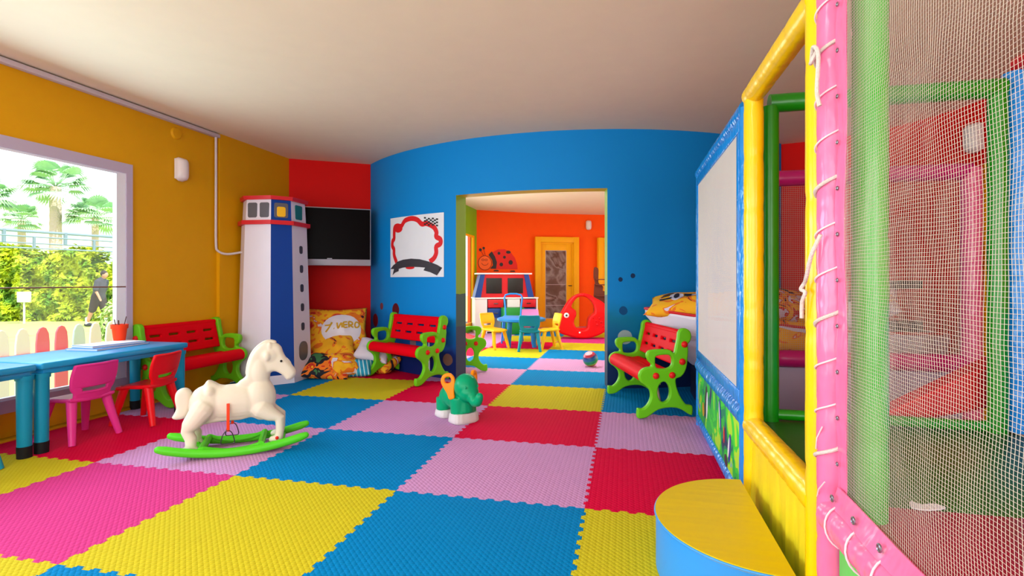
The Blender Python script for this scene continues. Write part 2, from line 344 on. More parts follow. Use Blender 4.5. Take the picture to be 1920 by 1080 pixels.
# curved blue wall with the doorway
bm = NB()
a0, a1, dl, dr_, dz = -134.5, -44.7, -106.5, -79.75, 2.115
def arcseg(A, B, z0, z1, n, ends=(False, False)):
    for i in range(n):
        t0 = A + (B - A) * i / n; t1 = A + (B - A) * (i + 1) / n
        p, q, q2, p2 = arcp(t0), arcp(t1), arcp(t1, RAD - .2), arcp(t0, RAD - .2)
        v = [bm.verts.new((*k, z)) for z in (z0, z1) for k in (p, q, q2, p2)]
        for f, mi in (((0, 1, 5, 4), 0), ((2, 3, 7, 6), 2), ((4, 5, 6, 7), 0), ((0, 3, 2, 1), 3 if z0 > .1 else 0)): bm.faces.new([v[k] for k in f]).material_index = mi
        if i == 0 and ends[0]: bm.faces.new([v[k] for k in (3, 0, 4, 7)]).material_index = 1
        if i == n - 1 and ends[1]: bm.faces.new([v[k] for k in (1, 2, 6, 5)]).material_index = 1
arcseg(a0, dl, 0, H_, 28, (True, True)); arcseg(dr_, a1, 0, H_, 34, (True, True)); arcseg(dl, dr_, dz, H_, 26)
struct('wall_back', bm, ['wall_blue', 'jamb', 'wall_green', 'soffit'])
# red wall on the right, curved
rp = smoothpts([(1.78, 6.60), (2.35, 6.42), (2.80, 6.02), (3.10, 5.35), (3.22, 4.4), (3.25, 3.2), (3.25, -3.2)], 6, False)
bm = NB(); strip(bm, [(p[0], p[1]) for p in rp][::-1], 0, H_, .2); struct('wall_right', bm, 'wall_red')
# rear wall behind the camera: piers around an opening left for the fill light
bm = NB()
for x0, x1, z0, z1 in ((-4.55, -4.2, 0, H_), (3.0, 3.45, 0, H_), (-4.2, 3.0, 2.6, H_)): box(bm, x0, x1, -3.25, -3.05, z0, z1)
struct('wall_rear', bm, 'wall_yellow')
# the far room
bm = NB()
for b in ((6.72, 7.0, 0, H_), (11.12, 11.32, 0, H_), (7.0, 11.12, 0, .1), (7.0, 11.12, 2.13, H_)): box(bm, -3.37, -3.3, *b[:2], *b[2:])
struct('wall_far_left', bm, 'wall_green')
op = [(-3.42, 11.23), (-2.14, 12.19), (-.49, 12.87), (1.2, 13.3), (4.0, 13.6)]
bm = NB(); strip(bm, op[::-1], 0, H_, .2); struct('wall_far', bm, 'wall_orange')
bm = NB(); box(bm, 3.8, 4.0, 6.5, 13.7, 0, H_); struct('wall_far_right', bm, 'wall_orange')
bm = NB(); strip(bm, [(4.0, 6.6), (1.85, 6.75)], 0, H_, .12); struct('wall_far_front', bm, 'wall_orange')
# far window surround
bm = NB(); 
for b in ((11.04, 11.12, .1, 2.13), (7.0, 7.08, .1, 2.13), (7.08, 11.04, 2.09, 2.13), (7.08, 11.04, .1, .2), (8.95, 9.03, .2, 2.09)): box(bm, -3.34, -3.292, *b[:2], *b[2:])
struct('window_2', bm, 'yellow_wood')
# emitting ceiling panels, out of view, added to brighten both rooms
M['fill_emit'] = mat('fill_emit', (1, 1, 1, 1), .5, **{'Emission Color': (1, .97, .93, 1), 'Emission Strength': 22.0})
M['fill_emit2'] = mat('fill_emit2', (1, 1, 1, 1), .5, **{'Emission Color': (1, .96, .90, 1), 'Emission Strength': 10.0})
def add_fill_panel(x, y, s, mt, label, group=None):
    t = thing('fill_light_panel', label, 'fill light panel', (x, y, H_ - .04), 0, group)
    bm = NB(); box(bm, -s / 2, s / 2, -s / 2, s / 2, .0, .04, .005); obj('frame', bm, 'frame_white', t)
    bm = NB(); box(bm, -s / 2 + .03, s / 2 - .03, -s / 2 + .03, s / 2 - .03, -.006, 0); obj('diffuser', bm, mt, t)
for x, y, la in ((-1.9, 7.2, 'added square fill-light panel of the orange room, left one by the doorway'), (.1, 7.2, 'added square fill-light panel of the orange room, right one by the doorway'), (-1.2, 8.6, 'added square fill-light panel over the round blue table')): add_fill_panel(x, y, .7, 'fill_emit', la)
for x, y, la in ((-2.9, .2, 'added square fill-light panel near the long blue tables'), (-.6, .6, 'added square fill-light panel in the middle of the playroom'), (-2.2, -1.6, 'added square fill-light panel nearest the rear opening')): add_fill_panel(x, y, .7, 'fill_emit2', la)  # panels behind the view, invented to light the playroom

# window 1
bm = NB()
fx0, fx1 = -4.405, -4.325; fw_ = .09
for b in ((WY0, WY0 + fw_, WZ0, WZ1), (WY1 - .06, WY1, WZ0, WZ1), (WY0 + fw_, WY1 - .06, WZ1 - .085, WZ1), (WY0 + fw_, WY1 - .06, WZ0, WZ0 + .09)): box(bm, fx0, fx1, *b[:2], *b[2:])
win = struct('window_1', bm, 'frame_lav')
bm = NB()
gy0, gy1, gz0, gz1 = WY0 + fw_, WY1 - .06, WZ0 + .09, WZ1 - .085
for b in ((gy0, gy0 + .05, gz0, gz1), (gy1 - .085, gy1, gz0, gz1), (gy0 + .05, gy1 - .085, gz1 - .02, gz1), (gy0 + .05, gy1 - .085, gz0, gz0 + .02)): box(bm, -4.375, -4.335, *b[:2], *b[2:])
setp(obj('sash', bm, 'frame_white', win))
bm = NB(); box(bm, -4.360, -4.355, gy0 + .05, gy1 - .085, gz0 + .02, gz1 - .02); obj('glass', bm, 'glass_clear', win)
bm = NB(); tube(bm, [(-4.335, gy0, 1.095), (-4.335, gy1, 1.085)], .005, 8); obj('cross_bar', bm, 'wood_dark', win)
# white conduit under the ceiling and down to the lighthouse
bm = NB(); box(bm, -4.36, -4.30, -3.0, 4.80, H_ - .05, H_ - .012, .004); struct('trim_1', bm, 'trunk_white')
bm = NB(); box(bm, -4.352, -4.262, -3.0, 4.9, -.001, .012, .003); struct('baseboard_left', bm, 'wall_yellow')
bm = NB(); box(bm, -4.36, -4.33, -3.0, 4.79, H_ - .012, H_ - .001); struct('trim_gap_shade', bm, 'black_paint')  # black strip drawn for the shaded gap above the white trunking
bm = NB(); tube(bm, smoothpts([(-4.325, 4.765, H_ - .05), (-4.325, 4.765, 2.0), (-4.325, 4.765, 1.55), (-4.32, 4.79, 1.46), (-4.28, 4.88, 1.43), (-4.2, 5.03, 1.46), (-4.12, 5.15, 1.47)], 4, False), .013, 10)
setp(obj('cable_conduit', bm, 'trunk_white'), 'white cable pipe running down the yellow wall to the lighthouse cabinet', 'pipe')

# ------------------------------------------------------------------ foam mats
TX, TY = 1.02, .965
def edge(L, n, amp):
    """dovetail wave from 0 to L: list of (t, offset)"""
    out = [(0, 0)]; s = L / n
    for k in range(1, n - 1):
        c = (k + .5) * s; sg = 1 if k % 2 == 0 else -1; hw = s * .5
        out += [(c - hw + .12 * s, sg * -amp * 0), (c - hw * .70 - .10 * s, sg * amp), (c + hw * .70 + .10 * s, sg * amp), (c + hw - .12 * s, 0)]
    out.append((L, 0)); o2 = []
    for p in out:
        if not o2 or (abs(p[0] - o2[-1][0]) + abs(p[1] - o2[-1][1])) > 1e-5: o2.append(p)
    return o2
ex = edge(TX, 24, .010); ey = edge(TY, 24, .010)
ol = [(t, o) for t, o in ex[:-1]] + [(TX + o, t) for t, o in ey[:-1]] + [(t, TY + o) for t, o in ex[::-1][:-1]] + [(o, t) for t, o in ey[::-1][:-1]]
ol = [((x - TX / 2) * .9994 + TX / 2, (y - TY / 2) * .9994 + TY / 2) for x, y in ol]
bm = me2bm(plate([ol], .02, .0012, res=1, smooth=1), T(0, 0, -.01)); me_t = bpy.data.meshes.new('foam_mat')
bmesh.ops.recalc_face_normals(bm, faces=bm.faces); bm.to_mesh(me_t); bm.free()
meshes = {}
for k in 'CHPYB':
    me = me_t.copy(); me.materials.append(M[{'C': 'mat_crimson', 'H': 'mat_hotpink_sheen', 'P': 'mat_pink', 'Y': 'mat_yellow', 'B': 'mat_blue'}[k]]); meshes[k] = me
rows = {  # j: colours for i = -4..3
    -4: 'BYPCYBPC', -3: 'PCBYPCYB', -2: 'CYBPCYPB', -1: 'YHYBYPBC', 0: 'CPBPCYPB', 1: 'PBPCPBYC', 2: 'BYCYBCPY', 3: 'PCPBBYCP',
    4: 'YPBPYCBY', 5: 'BCYBPYPC', 6: 'PPCYBCYB', 7: 'YPYHBPBY', 8: 'CPBYPYCB', 9: 'BYPCYBPC', 10: 'YCYPBCYP', 11: 'PBCYPYBC'}
CN = {'C': 'crimson', 'H': 'hot pink', 'P': 'pale pink', 'Y': 'yellow', 'B': 'blue'}
place = {(-4, -1): 'under the near long table by the window', (-3, -1): 'in front of the long blue tables, window sheen painted in', (-2, -1): 'in the left foreground, largest yellow one', (-1, -1): 'at the bottom centre of the view', (0, -1): 'left of the half-round step',
         (-4, 0): 'under the pink and red chairs', (-3, 0): 'under the rocking horse', (-2, 0): 'right of the green horse rockers', (-1, 0): 'in the middle of the floor', (0, 0): 'between the half-round step and the blue play panel',
         (-4, 1): 'at the wall bench left of the horse', (-3, 1): 'behind the horse head', (-2, 1): 'left of the green elephant', (-1, 1): 'right of the green elephant', (0, 1): 'in front of the right-hand bench',
         (-4, 2): 'in front of the lighthouse cabinet', (-3, 2): 'in front of the pillows and the left doorway bench', (-2, 2): 'behind the green elephant', (-1, 2): 'before the doorway', (0, 2): 'under the right-hand bench',
         (-4, 3): 'under the lighthouse cabinet', (-3, 3): 'under the bench left of the doorway', (-2, 3): 'at the left foot of the doorway', (-1, 3): 'in the doorway', (-2, 4): 'just inside the doorway on the left', (-1, 4): 'under the striped ball',
         (-2, 5): 'inside the doorway before the teal chair', (-1, 5): 'behind the striped ball', (-2, 6): 'under the round table', (-1, 6): 'right of the round table', (-1, 7): 'before the red rocker', (-2, 7): 'behind the round table legs', (-3, 6): 'under the left yellow chair', (-2, -2): 'at the bottom edge, left of centre'}
for j, s in rows.items():
    for i in range(-4, 4):
        if i > 0 and j < 7 and not (i < 3 and j < 4): continue
        if j >= 10 and i < -2 or j < -3 or (j >= 3 and j <= 5 and i > 0) or (i < -3 and j > 4) or (j == 9 and i < -3): continue
        k = s[i + 4]; o = bpy.data.objects.new('foam_mat', meshes[k]); col.objects.link(o); o.location = (-.195 + TX * i, 2.605 + TY * j, 0)
        pl = place.get((i, j))
        if not pl:
            zone = 'in the orange room' if j >= 4 else ('beneath the soft play frame' if i > 0 else 'in the foreground')
            cn = {'-4': 'leftmost column', '-3': 'second column', '-2': 'third column', '-1': 'fourth column', '0': 'fifth column', '1': 'sixth column', '2': 'seventh column', '3': 'eighth column'}[str(i)]
            nth = ['first', 'second', 'third', 'fourth', 'fifth', 'sixth', 'seventh', 'eighth', 'ninth', 'tenth', 'eleventh', 'twelfth', 'thirteenth', 'fourteenth', 'fifteenth', 'sixteenth'][j + 3]
            pl = zone + ', ' + cn + ', ' + nth + ' row'
        setp(o, CN[k] + ' foam floor mat ' + pl, 'foam mat', 'interlocking foam floor mats')

# ------------------------------------------------------------------ benches
def S(X, Y): return ((X - 300) / 1245.0, (1045 - Y) / 1245.0)     # frame outline picked off the bench, in metres
outer = [(288, 1030), (285, 945), (300, 932), (345, 935), (395, 890), (425, 820), (415, 750), (370, 700), (318, 660), (300, 600), (322, 545), (375, 515), (425, 508), (432, 480), (400, 450), (380, 400), (392, 355), (440, 335), (560, 330), (630, 340), (672, 372),
         (690, 300), (708, 220), (715, 160), (745, 122), (795, 118), (840, 150), (852, 205), (838, 250), (815, 285), (820, 350), (812, 430), (805, 500), (780, 570), (740, 615), (690, 635), (690, 690), (710, 760), (750, 840), (800, 900), (862, 915), (862, 1005), (830, 1003), (770, 965), (700, 935), (600, 930), (500, 950), (430, 995), (370, 1028)]
hole1 = [(470, 420), (485, 398), (540, 388), (610, 388), (642, 410), (652, 450), (640, 500), (600, 525), (545, 530), (490, 520), (472, 490)]
hole2 = [(560 + 66 * cos(t * pi / 6), 768 + 105 * sin(t * pi / 6)) for t in range(12)]
BD = .45
def benchmesh():
    W_ = .95
    t = thing('park_bench', 'x', 'bench')
    me = plate([[S(*p) for p in outer], [S(*p) for p in hole1], [S(*p) for p in hole2]], .05, .012)
    b = me2bm(me, Matrix.Rotation(R(90), 4, 'Z') @ Matrix.Rotation(R(90), 4, 'X'))   # plate x->y(depth), y->z, thickness->x
    m2 = bpy.data.meshes.new('side_frame'); b.to_mesh(m2); b.free()
    for s in (-1, 1):
        f = fin('side_frame', m2.copy(), 'lime_bench', t, 50); f.location = (s * (W_ / 2 - .02), 0, 0)
        for (X, Y) in ((475, 600), (645, 595), (752, 458), (775, 280)):
            y, z = S(X, Y); bm = NB(); lathe(bm, [(0, .018), (.014, .016), (.026, .006), (.028, -.003)], 16)
            bmesh.ops.transform(bm, matrix=T(s * .026, y, z) @ Matrix.Rotation(R(90) * s, 4, 'Y'), verts=bm.verts)
            obj('bolt_cap', bm, 'bolt_red', f)
    w2 = W_ / 2 - .045
    # seat: two rounded boards in one moulding
    bm = NB()
    prof = smoothpts([(.010, .385), (.002, .335), (.03, .305), (.07, .33), (.2, .345), (.32, .335), (.335, .36), (.30, .385), (.24, .378), (.185, .384), (.175, .376), (.16, .392), (.06, .415)], 3)
    a = [bm.verts.new((-w2, p[0], p[1])) for p in prof]; c = [bm.verts.new((w2, p[0], p[1])) for p in prof]
    bm.faces.new(a); bm.faces.new(c[::-1])
    for k in range(len(a)): j = (k + 1) % len(a); bm.faces.new((a[k], c[k], c[j], a[j]))
    obj('seat', bm, 'red_plastic', t, 50)
    # backrest with two rows of slots, leaning
    hs = []
    for r_ in (.095, .19):
        for k in range(4):
            x = -w2 * .72 + k * w2 * .48; hs.append([(x - .055, r_ - .010), (x + .055, r_ - .010), (x + .06, r_), (x + .055, r_ + .010), (x - .055, r_ + .010), (x - .06, r_)])
    me = plate([[(-w2, 0), (w2, 0), (w2, .28), (-w2, .28)]] + hs, .034, .012, smooth=1)
    b = me2bm(me)
    bmesh.ops.subdivide_edges(b, edges=[e for e in b.edges if e.calc_length() > .5], cuts=1)
    bmesh.ops.transform(b, matrix=T(0, .318, .435) @ Matrix.Rotation(R(90 - 13), 4, 'X'), verts=b.verts)
    obj('backrest', b, 'red_plastic', t, 50)
    bm = NB(); tube(bm, [(-w2, .385, .70), (w2, .385, .70)], .026, 14); obj('top_roll', bm, 'red_plastic', t)
    return t
b1 = benchmesh()
for k, (x, y, a, la) in enumerate(((-2.575, 5.37, -28.5, 'red and lime plastic bench on the left of the doorway, against the blue wall'), (-.02, 4.80, -73.1, 'red and lime plastic bench on the right of the doorway, beside the soft play frame'),
                                   (-3.925, 4.29, 90, 'red and lime plastic bench against the yellow wall between table and lighthouse'), (-1.946, 6.60, 124, 'lime-sided plastic bench half hidden behind the left side of the doorway'))):
    o = b1 if k == 0 else copy_tree(b1)
    o.location = (x, y, 0); o.rotation_euler = (0, 0, R(a)); setp(o, la, 'bench', 'red and lime plastic benches')

# ------------------------------------------------------------------ children's chairs
chair_cache = {}
def kid_chair(label, mk, loc, a, group=None, sc_=1.0, name='child_chair'):
    if mk in chair_cache:
        t = copy_tree(chair_cache[mk])
    else:
        t = thing(name, 'x', 'chair'); chair_cache[mk] = t
        me = plate([[(-.13, -.15), (.13, -.15), (.155, -.1), (.15, .1), (.13, .14), (-.13, .14), (-.15, .1), (-.155, -.1)]], .03, .012)
        b = me2bm(me)
        for v in b.verts: v.co.z += .30 + (.012 if v.co.y < -.1 else 0) * -1 + .10 * max(0, v.co.y - .05) - .012 * cos(v.co.x / .15 * pi / 2)
        obj('seat', b, mk, t, 50)
        me = plate([[(-.115, .0), (-.13, .045), (-.150, .075), (-.162, .15), (-.155, .235), (-.135, .258), (0, .262), (.135, .258), (.155, .235), (.162, .15), (.150, .075), (.13, .045), (.115, .0), (0, -.004)], [(-.075, .088), (-.08, .075), (-.07, .062), (.07, .062), (.08, .075), (.075, .088)]], .022, .009)
        b = me2bm(me); bmesh.ops.subdivide_edges(b, edges=[e for e in b.edges if e.calc_length() > .08], cuts=2)
        for v in b.verts: v.co.z -= .35 * v.co.x ** 2 * 2.2 * -1 * -1 if False else -0.0
        for v in b.verts: v.co.z += 1.1 * v.co.x ** 2
        bmesh.ops.transform(b, matrix=T(0, .135, .30) @ Matrix.Rotation(R(90 - 14), 4, 'X'), verts=b.verts)
        obj('backrest', b, mk, t, 60)
        for sx in (-1, 1):
            for sy in (-1, 1):
                bm = NB(); tube(bm, [(sx * .118, sy * .095, .30), (sx * .14, sy * .13, .15), (sx * .165, sy * .168, .0)], [.032, .027, .021], 12)
                obj('leg', bm, mk, t)
    t.location = loc; t.rotation_euler = (0, 0, R(a)); t.scale = (sc_,) * 3; setp(t, label, 'chair', group)
    return t
kid_chair('pink plastic child chair at the long table, facing the window', 'chair_pink', (-3.875, 2.985, 0), -92)
kid_chair('red plastic child chair at the far end of the long table', 'chair_red', (-3.80, 3.47, 0), -80)
kid_chair('teal plastic child chair at the left edge, only a leg in view', 'chair_teal', (-3.865, 2.22, 0), -90)
kid_chair('yellow plastic child chair left of the round table', 'chair_yellow', (-2.13, 8.35, 0), 62, None, 1.05)
kid_chair('yellow plastic child chair right of the round table', 'chair_yellow', (-1.24, 8.52, 0), -62, None, 1.05)
kid_chair('teal plastic child chair in front of the round table, its back to the room', 'chair_teal', (-1.50, 8.20, 0), 190, None, 1.05)
kid_chair('pale pink plastic child chair behind the round table', 'chair_pink_light', (-1.72, 9.45, 0), 12, None, 1.05)

# open-framed blue chair behind the round table
t = thing('open_back_chair', 'blue chair with an open frame back, standing behind the round table', 'chair', (-2.0, 9.2, 0), R(8))
bm = NB(); box(bm, -.18, .18, -.18, .18, .44, .48, .012); obj('seat', bm, 'table_round', t)
bm = NB(); tube(bm, smoothpts([(-.14, .17, .46), (-.15, .2, .66), (-.145, .215, .86), (.145, .215, .86), (.15, .2, .66), (.14, .17, .46)], 3, False), .016, 10); obj('backrest', bm, 'table_round', t)
for sx in (-1, 1):
    for sy in (-1, 1): bm = NB(); tube(bm, [(sx * .15, sy * .15, .45), (sx * .18, sy * .19, 0)], [.018, .014], 10); obj('leg', bm, 'table_round', t)
# round table
t = thing('round_table', 'round blue plastic children table in the orange room', 'table', (-1.745, 8.75, 0))
bm = NB(); lathe(bm, [(0, .49), (.39, .49), (.42, .478), (.42, .445), (.405, .432), (.36, .43), (0, .43)], 48); obj('tabletop', bm, 'table_round', t)
for k in range(4):
    a = R(45 + 90 * k + 12); bm = NB(); tube(bm, [(.28 * cos(a), .28 * sin(a), .435), (.31 * cos(a), .31 * sin(a), 0)], [.045, .04], 14); obj('leg', bm, 'table_round', t)

# long tables
def long_table(y0, label):
    t = thing('long_table', label, 'table', (-4.02, y0, 0), 0, 'long blue tables under the window')
    bm = NB(); box(bm, -.295, .295, .005, 1.165, .555, .60, .014, seg=3); box(bm, -.27, .27, .03, 1.14, .52, .556, .004); obj('tabletop', bm, 'table_blue', t)
    for x in (-.235, .235):
        for y in (.045, 1.13):
            bm = NB(); tube(bm, [(x, y, .52), (x, y, .06)], [.042, .038], 18); l = obj('leg', bm, 'leg_teal', t)
            bm = NB(); tube(bm, [(x, y, .53), (x, y, .50)], [.05, .048], 18); obj('collar', bm, 'leg_teal', l)
            bm = NB(); tube(bm, [(x, y, .075), (x, y, 0)], [.041, .039], 18); obj('leg_foot', bm, 'black_rubber', l)
long_table(2.63, 'blue rectangular children table at the window with flower pot and books')
long_table(1.445, 'blue rectangular children table cut off by the left picture edge')
# pot with pencils, books
t = thing('flower_pot', 'orange-red flower pot holding pencils, on the blue table', 'pot', (-4.23, 3.58, .607))
bm = NB(); lathe(bm, [(0, 0), (.042, 0), (.054, .10), (.061, .10), (.063, .135), (.056, .135), (.053, .11), (.045, .02), (0, .02)], 28); obj('pot', bm, 'pot_red', t)
for k, (dx, dy, h) in enumerate(((.02, .03, .20), (-.01, .0, .17), (.0, -.035, .18), (-.03, .02, .165))):
    bm = NB(); tube(bm, [(dx * .3, dy * .3, .025), (dx * 1.3, dy * 1.3, h)], .0035, 6); obj('pencil', bm, 'pencil', t)
for k, (z, s, rz, mk, la) in enumerate(((.60, 1, 4, 'book_blue', 'blue book lying flat at the end of the table, lower one'), (.6165, .86, -6, 'book_pages', 'pale open booklet on top of the blue book'))):
    t = thing('book', la, 'book', (-4.10, 3.40, z), R(rz))
    if k == 0: t.location.z = .60
    bm = NB(); box(bm, -.14 * s, .14 * s, -.24 * s, .24 * s, .0, .003); box(bm, -.14 * s, .14 * s, -.24 * s, .24 * s, .013, .016); obj('cover', bm, 'book_blue', t)
    bm = NB(); box(bm, -.135 * s, .135 * s, -.235 * s, .235 * s, .003, .013); obj('pages', bm, 'book_pages', t)
    if k == 1:
        bm = NB(); box(bm, -.13 * s, .13 * s, -.23 * s, .23 * s, .016, .0175); obj('page_sheet', bm, 'book_pages', t)
for o in bpy.data.objects:
    if o.name.startswith('flower_pot'): o.location = (-4.19, 3.56, .634)

# ------------------------------------------------------------------ lighthouse cabinet
t = thing('lighthouse_cabinet', 'white, blue and red lighthouse-shaped cabinet in the left corner', 'cabinet', (-3.955, 5.235, 0), R(4))
WW, CC = .355, .25
def octo(k):
    """wide faces point to -y,+x..., chamfers between; k scales"""
    h = WW / 2; o = h + CC * .7071
    return [(x * k, y * k) for x, y in ((-h, -o), (h, -o), (o, -h), (o, h), (h, o), (-h, o), (-o, h), (-o, -h))]
def tower(bm, z0, z1, k0, k1, mis, caps=True):
    A = [bm.verts.new((x, y, z0)) for x, y in octo(k0)]; B = [bm.verts.new((x, y, z1)) for x, y in octo(k1)]
    for i in range(8): j = (i + 1) % 8; bm.faces.new((A[i], A[j], B[j], B[i])).material_index = mis[i % len(mis)]
    bm.faces.new(A[::-1]); bm.faces.new(B)
W8 = [0, 1, 0, 0, 0, 0, 0, 0]
bm = NB(); tower(bm, .0, .1, 1.005, .998, [0]); obj('plinth', bm, 'white_lacquer', t, 20)
bm = NB(); tower(bm, .1, 1.755, .995, .87, W8); obj('body', bm, ['white_lacquer', 'lh_blue'], t, 20)
bm = NB(); tower(bm, 1.755, 1.80, .97, .97, [0]); obj('gallery', bm, 'lh_red', t, 20)
bm = NB(); tower(bm, 1.80, 2.03, .85, .82, W8); obj('lantern', bm, ['white_lacquer', 'lh_blue'], t, 20)
bm = NB(); tower(bm, 2.03, 2.07, .90, .92, [0]); obj('roof', bm, 'lh_red', t, 20)
def face_mtx(i, k, z, u=0):
    p = octo(k); a = Vector(p[i]); b = Vector(p[(i + 1) % 8]); mid = (a + b) / 2 + (b - a) * u; d = (b - a).normalized(); n = Vector((d.y, -d.x))
    ang = math.atan2(d.y, d.x)
    return T(mid.x, mid.y, z) @ Matrix.Rotation(ang, 4, 'Z') @ XZ
def rr(w_, h_, r_=.02): return [(sx * (w_ - r_) + r_ * cos(a), sy * (h_ - r_) + r_ * sin(a)) for sx, sy, a0_ in ((1, 1, 0), (-1, 1, 90), (-1, -1, 180), (1, -1, 270)) for a in [R(a0_ + 18 * q) for q in range(6)]]
def inset(name, i, k, z, u, w_, h_, mk, r_=.02, parent=t, th=.012):
    b = me2bm(plate([rr(w_, h_, r_)], th, .002, smooth=1), face_mtx(i, k, z, u)); return obj(name, b, mk, parent)
for u in (-.24, .24): inset('lantern_window', 0, .836, 1.915, u, .055, .082, 'smoked')
lw = inset('lantern_window', 1, .836, 1.915, 0, .072, .082, 'smoked')
inset('yellow_pane', 1, .842, 1.90, .0, .045, .055, 'lh_yellow', parent=lw)
inset('lantern_window', 2, .836, 1.915, 0, .07, .082, 'teal_glass')
for z in (1.49, 1.27, 1.05, .83, .61): inset('slit_window', 2, .995 - .125 * (z - .1) / 1.655, z, .05, .032, .045, 'dark_hole', .025)
inset('arched_door', 2, .972, .33, .05, .09, .11, 'smoked', .08)

# ------------------------------------------------------------------ television
PR = Vector((-3.25, 6.20)); dv = Vector((-cos(R(33)), -sin(R(33)))); tv_c = PR + dv * .51
t = thing('television', 'black flat screen television on the red wall beside the lighthouse', 'television', (tv_c.x, tv_c.y, 1.692), R(33))
bm = NB(); box(bm, -.51, .51, -.03, .04, -.365, .375, .008); obj('housing', bm, 'tv_silver', t)
bm = NB(); box(bm, -.498, .498, -.036, -.031, -.285, .362); obj('screen', bm, 'tv_screen', t)
bm = NB(); box(bm, -.1, .1, .04, .16, -.1, .1); obj('wall_bracket', bm, 'black_paint', t)
bm = NB(); box(bm, -.03, .03, -.038, -.036, -.28, -.272); obj('badge', bm, 'tv_silver', t)

# ------------------------------------------------------------------ poster
th0, th1, pz0, pz1 = -124.46, -109.12, 1.18, 1.93
def pmap(a, b, off=.004):
    th = th0 + (th1 - th0) * a; x, y = arcp(th, RAD + off); return (x, y, pz0 + (pz1 - pz0) * b)
def PX(X, Y): a = (X - 65) / 803; top = 122 - 82 * a; bot = 1012 + 12 * a; return (a, (bot - Y) / (bot - top))
def mapped(bm2, polys, off, cuts=14):
    b = NB()
    for p in polys:
        vs = [b.verts.new((x, y, 0)) for x, y in p]; b.faces.new(vs)
    bmesh.ops.triangulate(b, faces=b.faces)
    for k in range(1, cuts): bmesh.ops.bisect_plane(b, geom=b.verts[:] + b.edges[:] + b.faces[:], plane_co=(k / cuts, 0, 0), plane_no=(1, 0, 0))
    for v in b.verts: v.co = Vector(pmap(v.co.x, v.co.y, off))
    return b
def stroke(pts, w_, asp=.76):
    """quads along a 2D polyline in (a,b); asp corrects b metric"""
    P = smoothpts(pts, 5, False); out = []
    for i in range(len(P) - 1):
        out.append(None)
    L = []; Rr = []
    for i in range(len(P)):
        d = (P[min(i + 1, len(P) - 1)] - P[max(i - 1, 0)]); d.y *= asp; d.normalize(); n = Vector((-d.y, d.x)) * w_ / 2; n.y /= asp
        L.append(P[i] + n); Rr.append(P[i] - n)
    return [[tuple(L[i]), tuple(L[i + 1]), tuple(Rr[i + 1]), tuple(Rr[i])] for i in range(len(P) - 1)]
t = thing('poster', 'white paper poster with a red cloud border and dark ribbon on the blue wall', 'poster')
b = mapped(None, [[(0, 0), (1, 0), (1, 1), (0, 1)]], .006); obj('sheet', b, 'paper', t)
red = stroke([PX(*p) for p in ((185, 790), (140, 680), (135, 590), (105, 540), (110, 470), (138, 430), (140, 350), (150, 260), (200, 235), (270, 240), (330, 160), (430, 128), (520, 150), (585, 215), (650, 208), (740, 260), (778, 340), (775, 410), (825, 450), (825, 520), (775, 560), (775, 660), (745, 740), (690, 790))], .062)
b = mapped(None, red + [[PX(160 + 75 * cos(k * pi / 8) + 55, 275 + 65 * sin(k * pi / 8)) for k in range(16)]], .008); obj('red_cloud_border', b, 'ink_red', t)
b = mapped(None, [[PX(410 + 70 * cos(k * pi / 8), 875 + 24 * sin(k * pi / 8)) for k in range(16)]], .008); obj('red_foot_arc', b, 'ink_red', t)
b = mapped(None, [[PX(*p) for p in ((185, 785), (300, 752), (430, 738), (560, 750), (690, 790), (690, 885), (560, 870), (430, 862), (300, 872), (185, 900))],
                  [PX(*p) for p in ((70, 890), (130, 830), (190, 795), (230, 840), (225, 925), (160, 945), (112, 985), (140, 890))], [PX(*p) for p in ((850, 885), (790, 840), (700, 795), (650, 840), (610, 920), (700, 950), (785, 1000), (772, 890))]], .010); obj('dark_ribbon', b, 'ink_grey', t)
chk = []
for i in range(7):
    for j in range(5):
        if (i + j) % 2 == 0:
            x = 620 + i * 26; y = 108 + j * 24 + 6 * sin(i) + i * 4; chk.append([PX(x, y), PX(x + 26, y + 4), PX(x + 22, y + 28), PX(x - 4, y + 24)])
b = mapped(None, chk, .011, 2); obj('chequered_flag', b, 'ink_black', t)

# ------------------------------------------------------------------ pillows
def pillow(name, label, loc, rot, wx, wy, th, mk, seed=0, group=None, cat='pillow', sub=None):
    n = 28; bm = NB(); rnd = seed * 3.7
    def top(u, v, s):
        e = max(0, (1 - abs(u) ** 2.6)) ** .5 * max(0, (1 - abs(v) ** 2.6)) ** .5
        pin = 1 - .09 * (1 - abs(v)) * abs(u) ** 4; pin2 = 1 - .09 * (1 - abs(u)) * abs(v) ** 4
        w1 = noise.noise(Vector((u * 2.2 + rnd, v * 2.2, s))) * .18 + noise.noise(Vector((u * 5 + rnd, v * 3.5, s + 3))) * .09
        return Vector((u * wx / 2 * pin, v * wy / 2 * pin2, s * th / 2 * e * (1 + w1) + .04 * wx * noise.noise(Vector((u + rnd, v, 7)))))
    g2 = {}
    for s in (1, -1):
        for i in range(n + 1):
            for j in range(n + 1):
                if s == -1 and (i in (0, n) or j in (0, n)): g2[s, i, j] = g2[1, i, j]
                else: g2[s, i, j] = bm.verts.new(top(2 * i / n - 1, 2 * j / n - 1, s))
        for i in range(n):
            for j in range(n):
                f = [g2[s, i, j], g2[s, i + 1, j], g2[s, i + 1, j + 1], g2[s, i, j + 1]]; bm.faces.new(f if s == 1 else f[::-1])
    if sub is None:
        o = obj(name, bm, mk, None, 180, loc, tuple(R(a) for a in rot)); return setp(o, label, cat, group), top
    t = thing(name, label, cat, loc, 0, group); t.rotation_euler = tuple(R(a) for a in rot)
    obj('pillow_cover', bm, mk, t, 180); return t, top
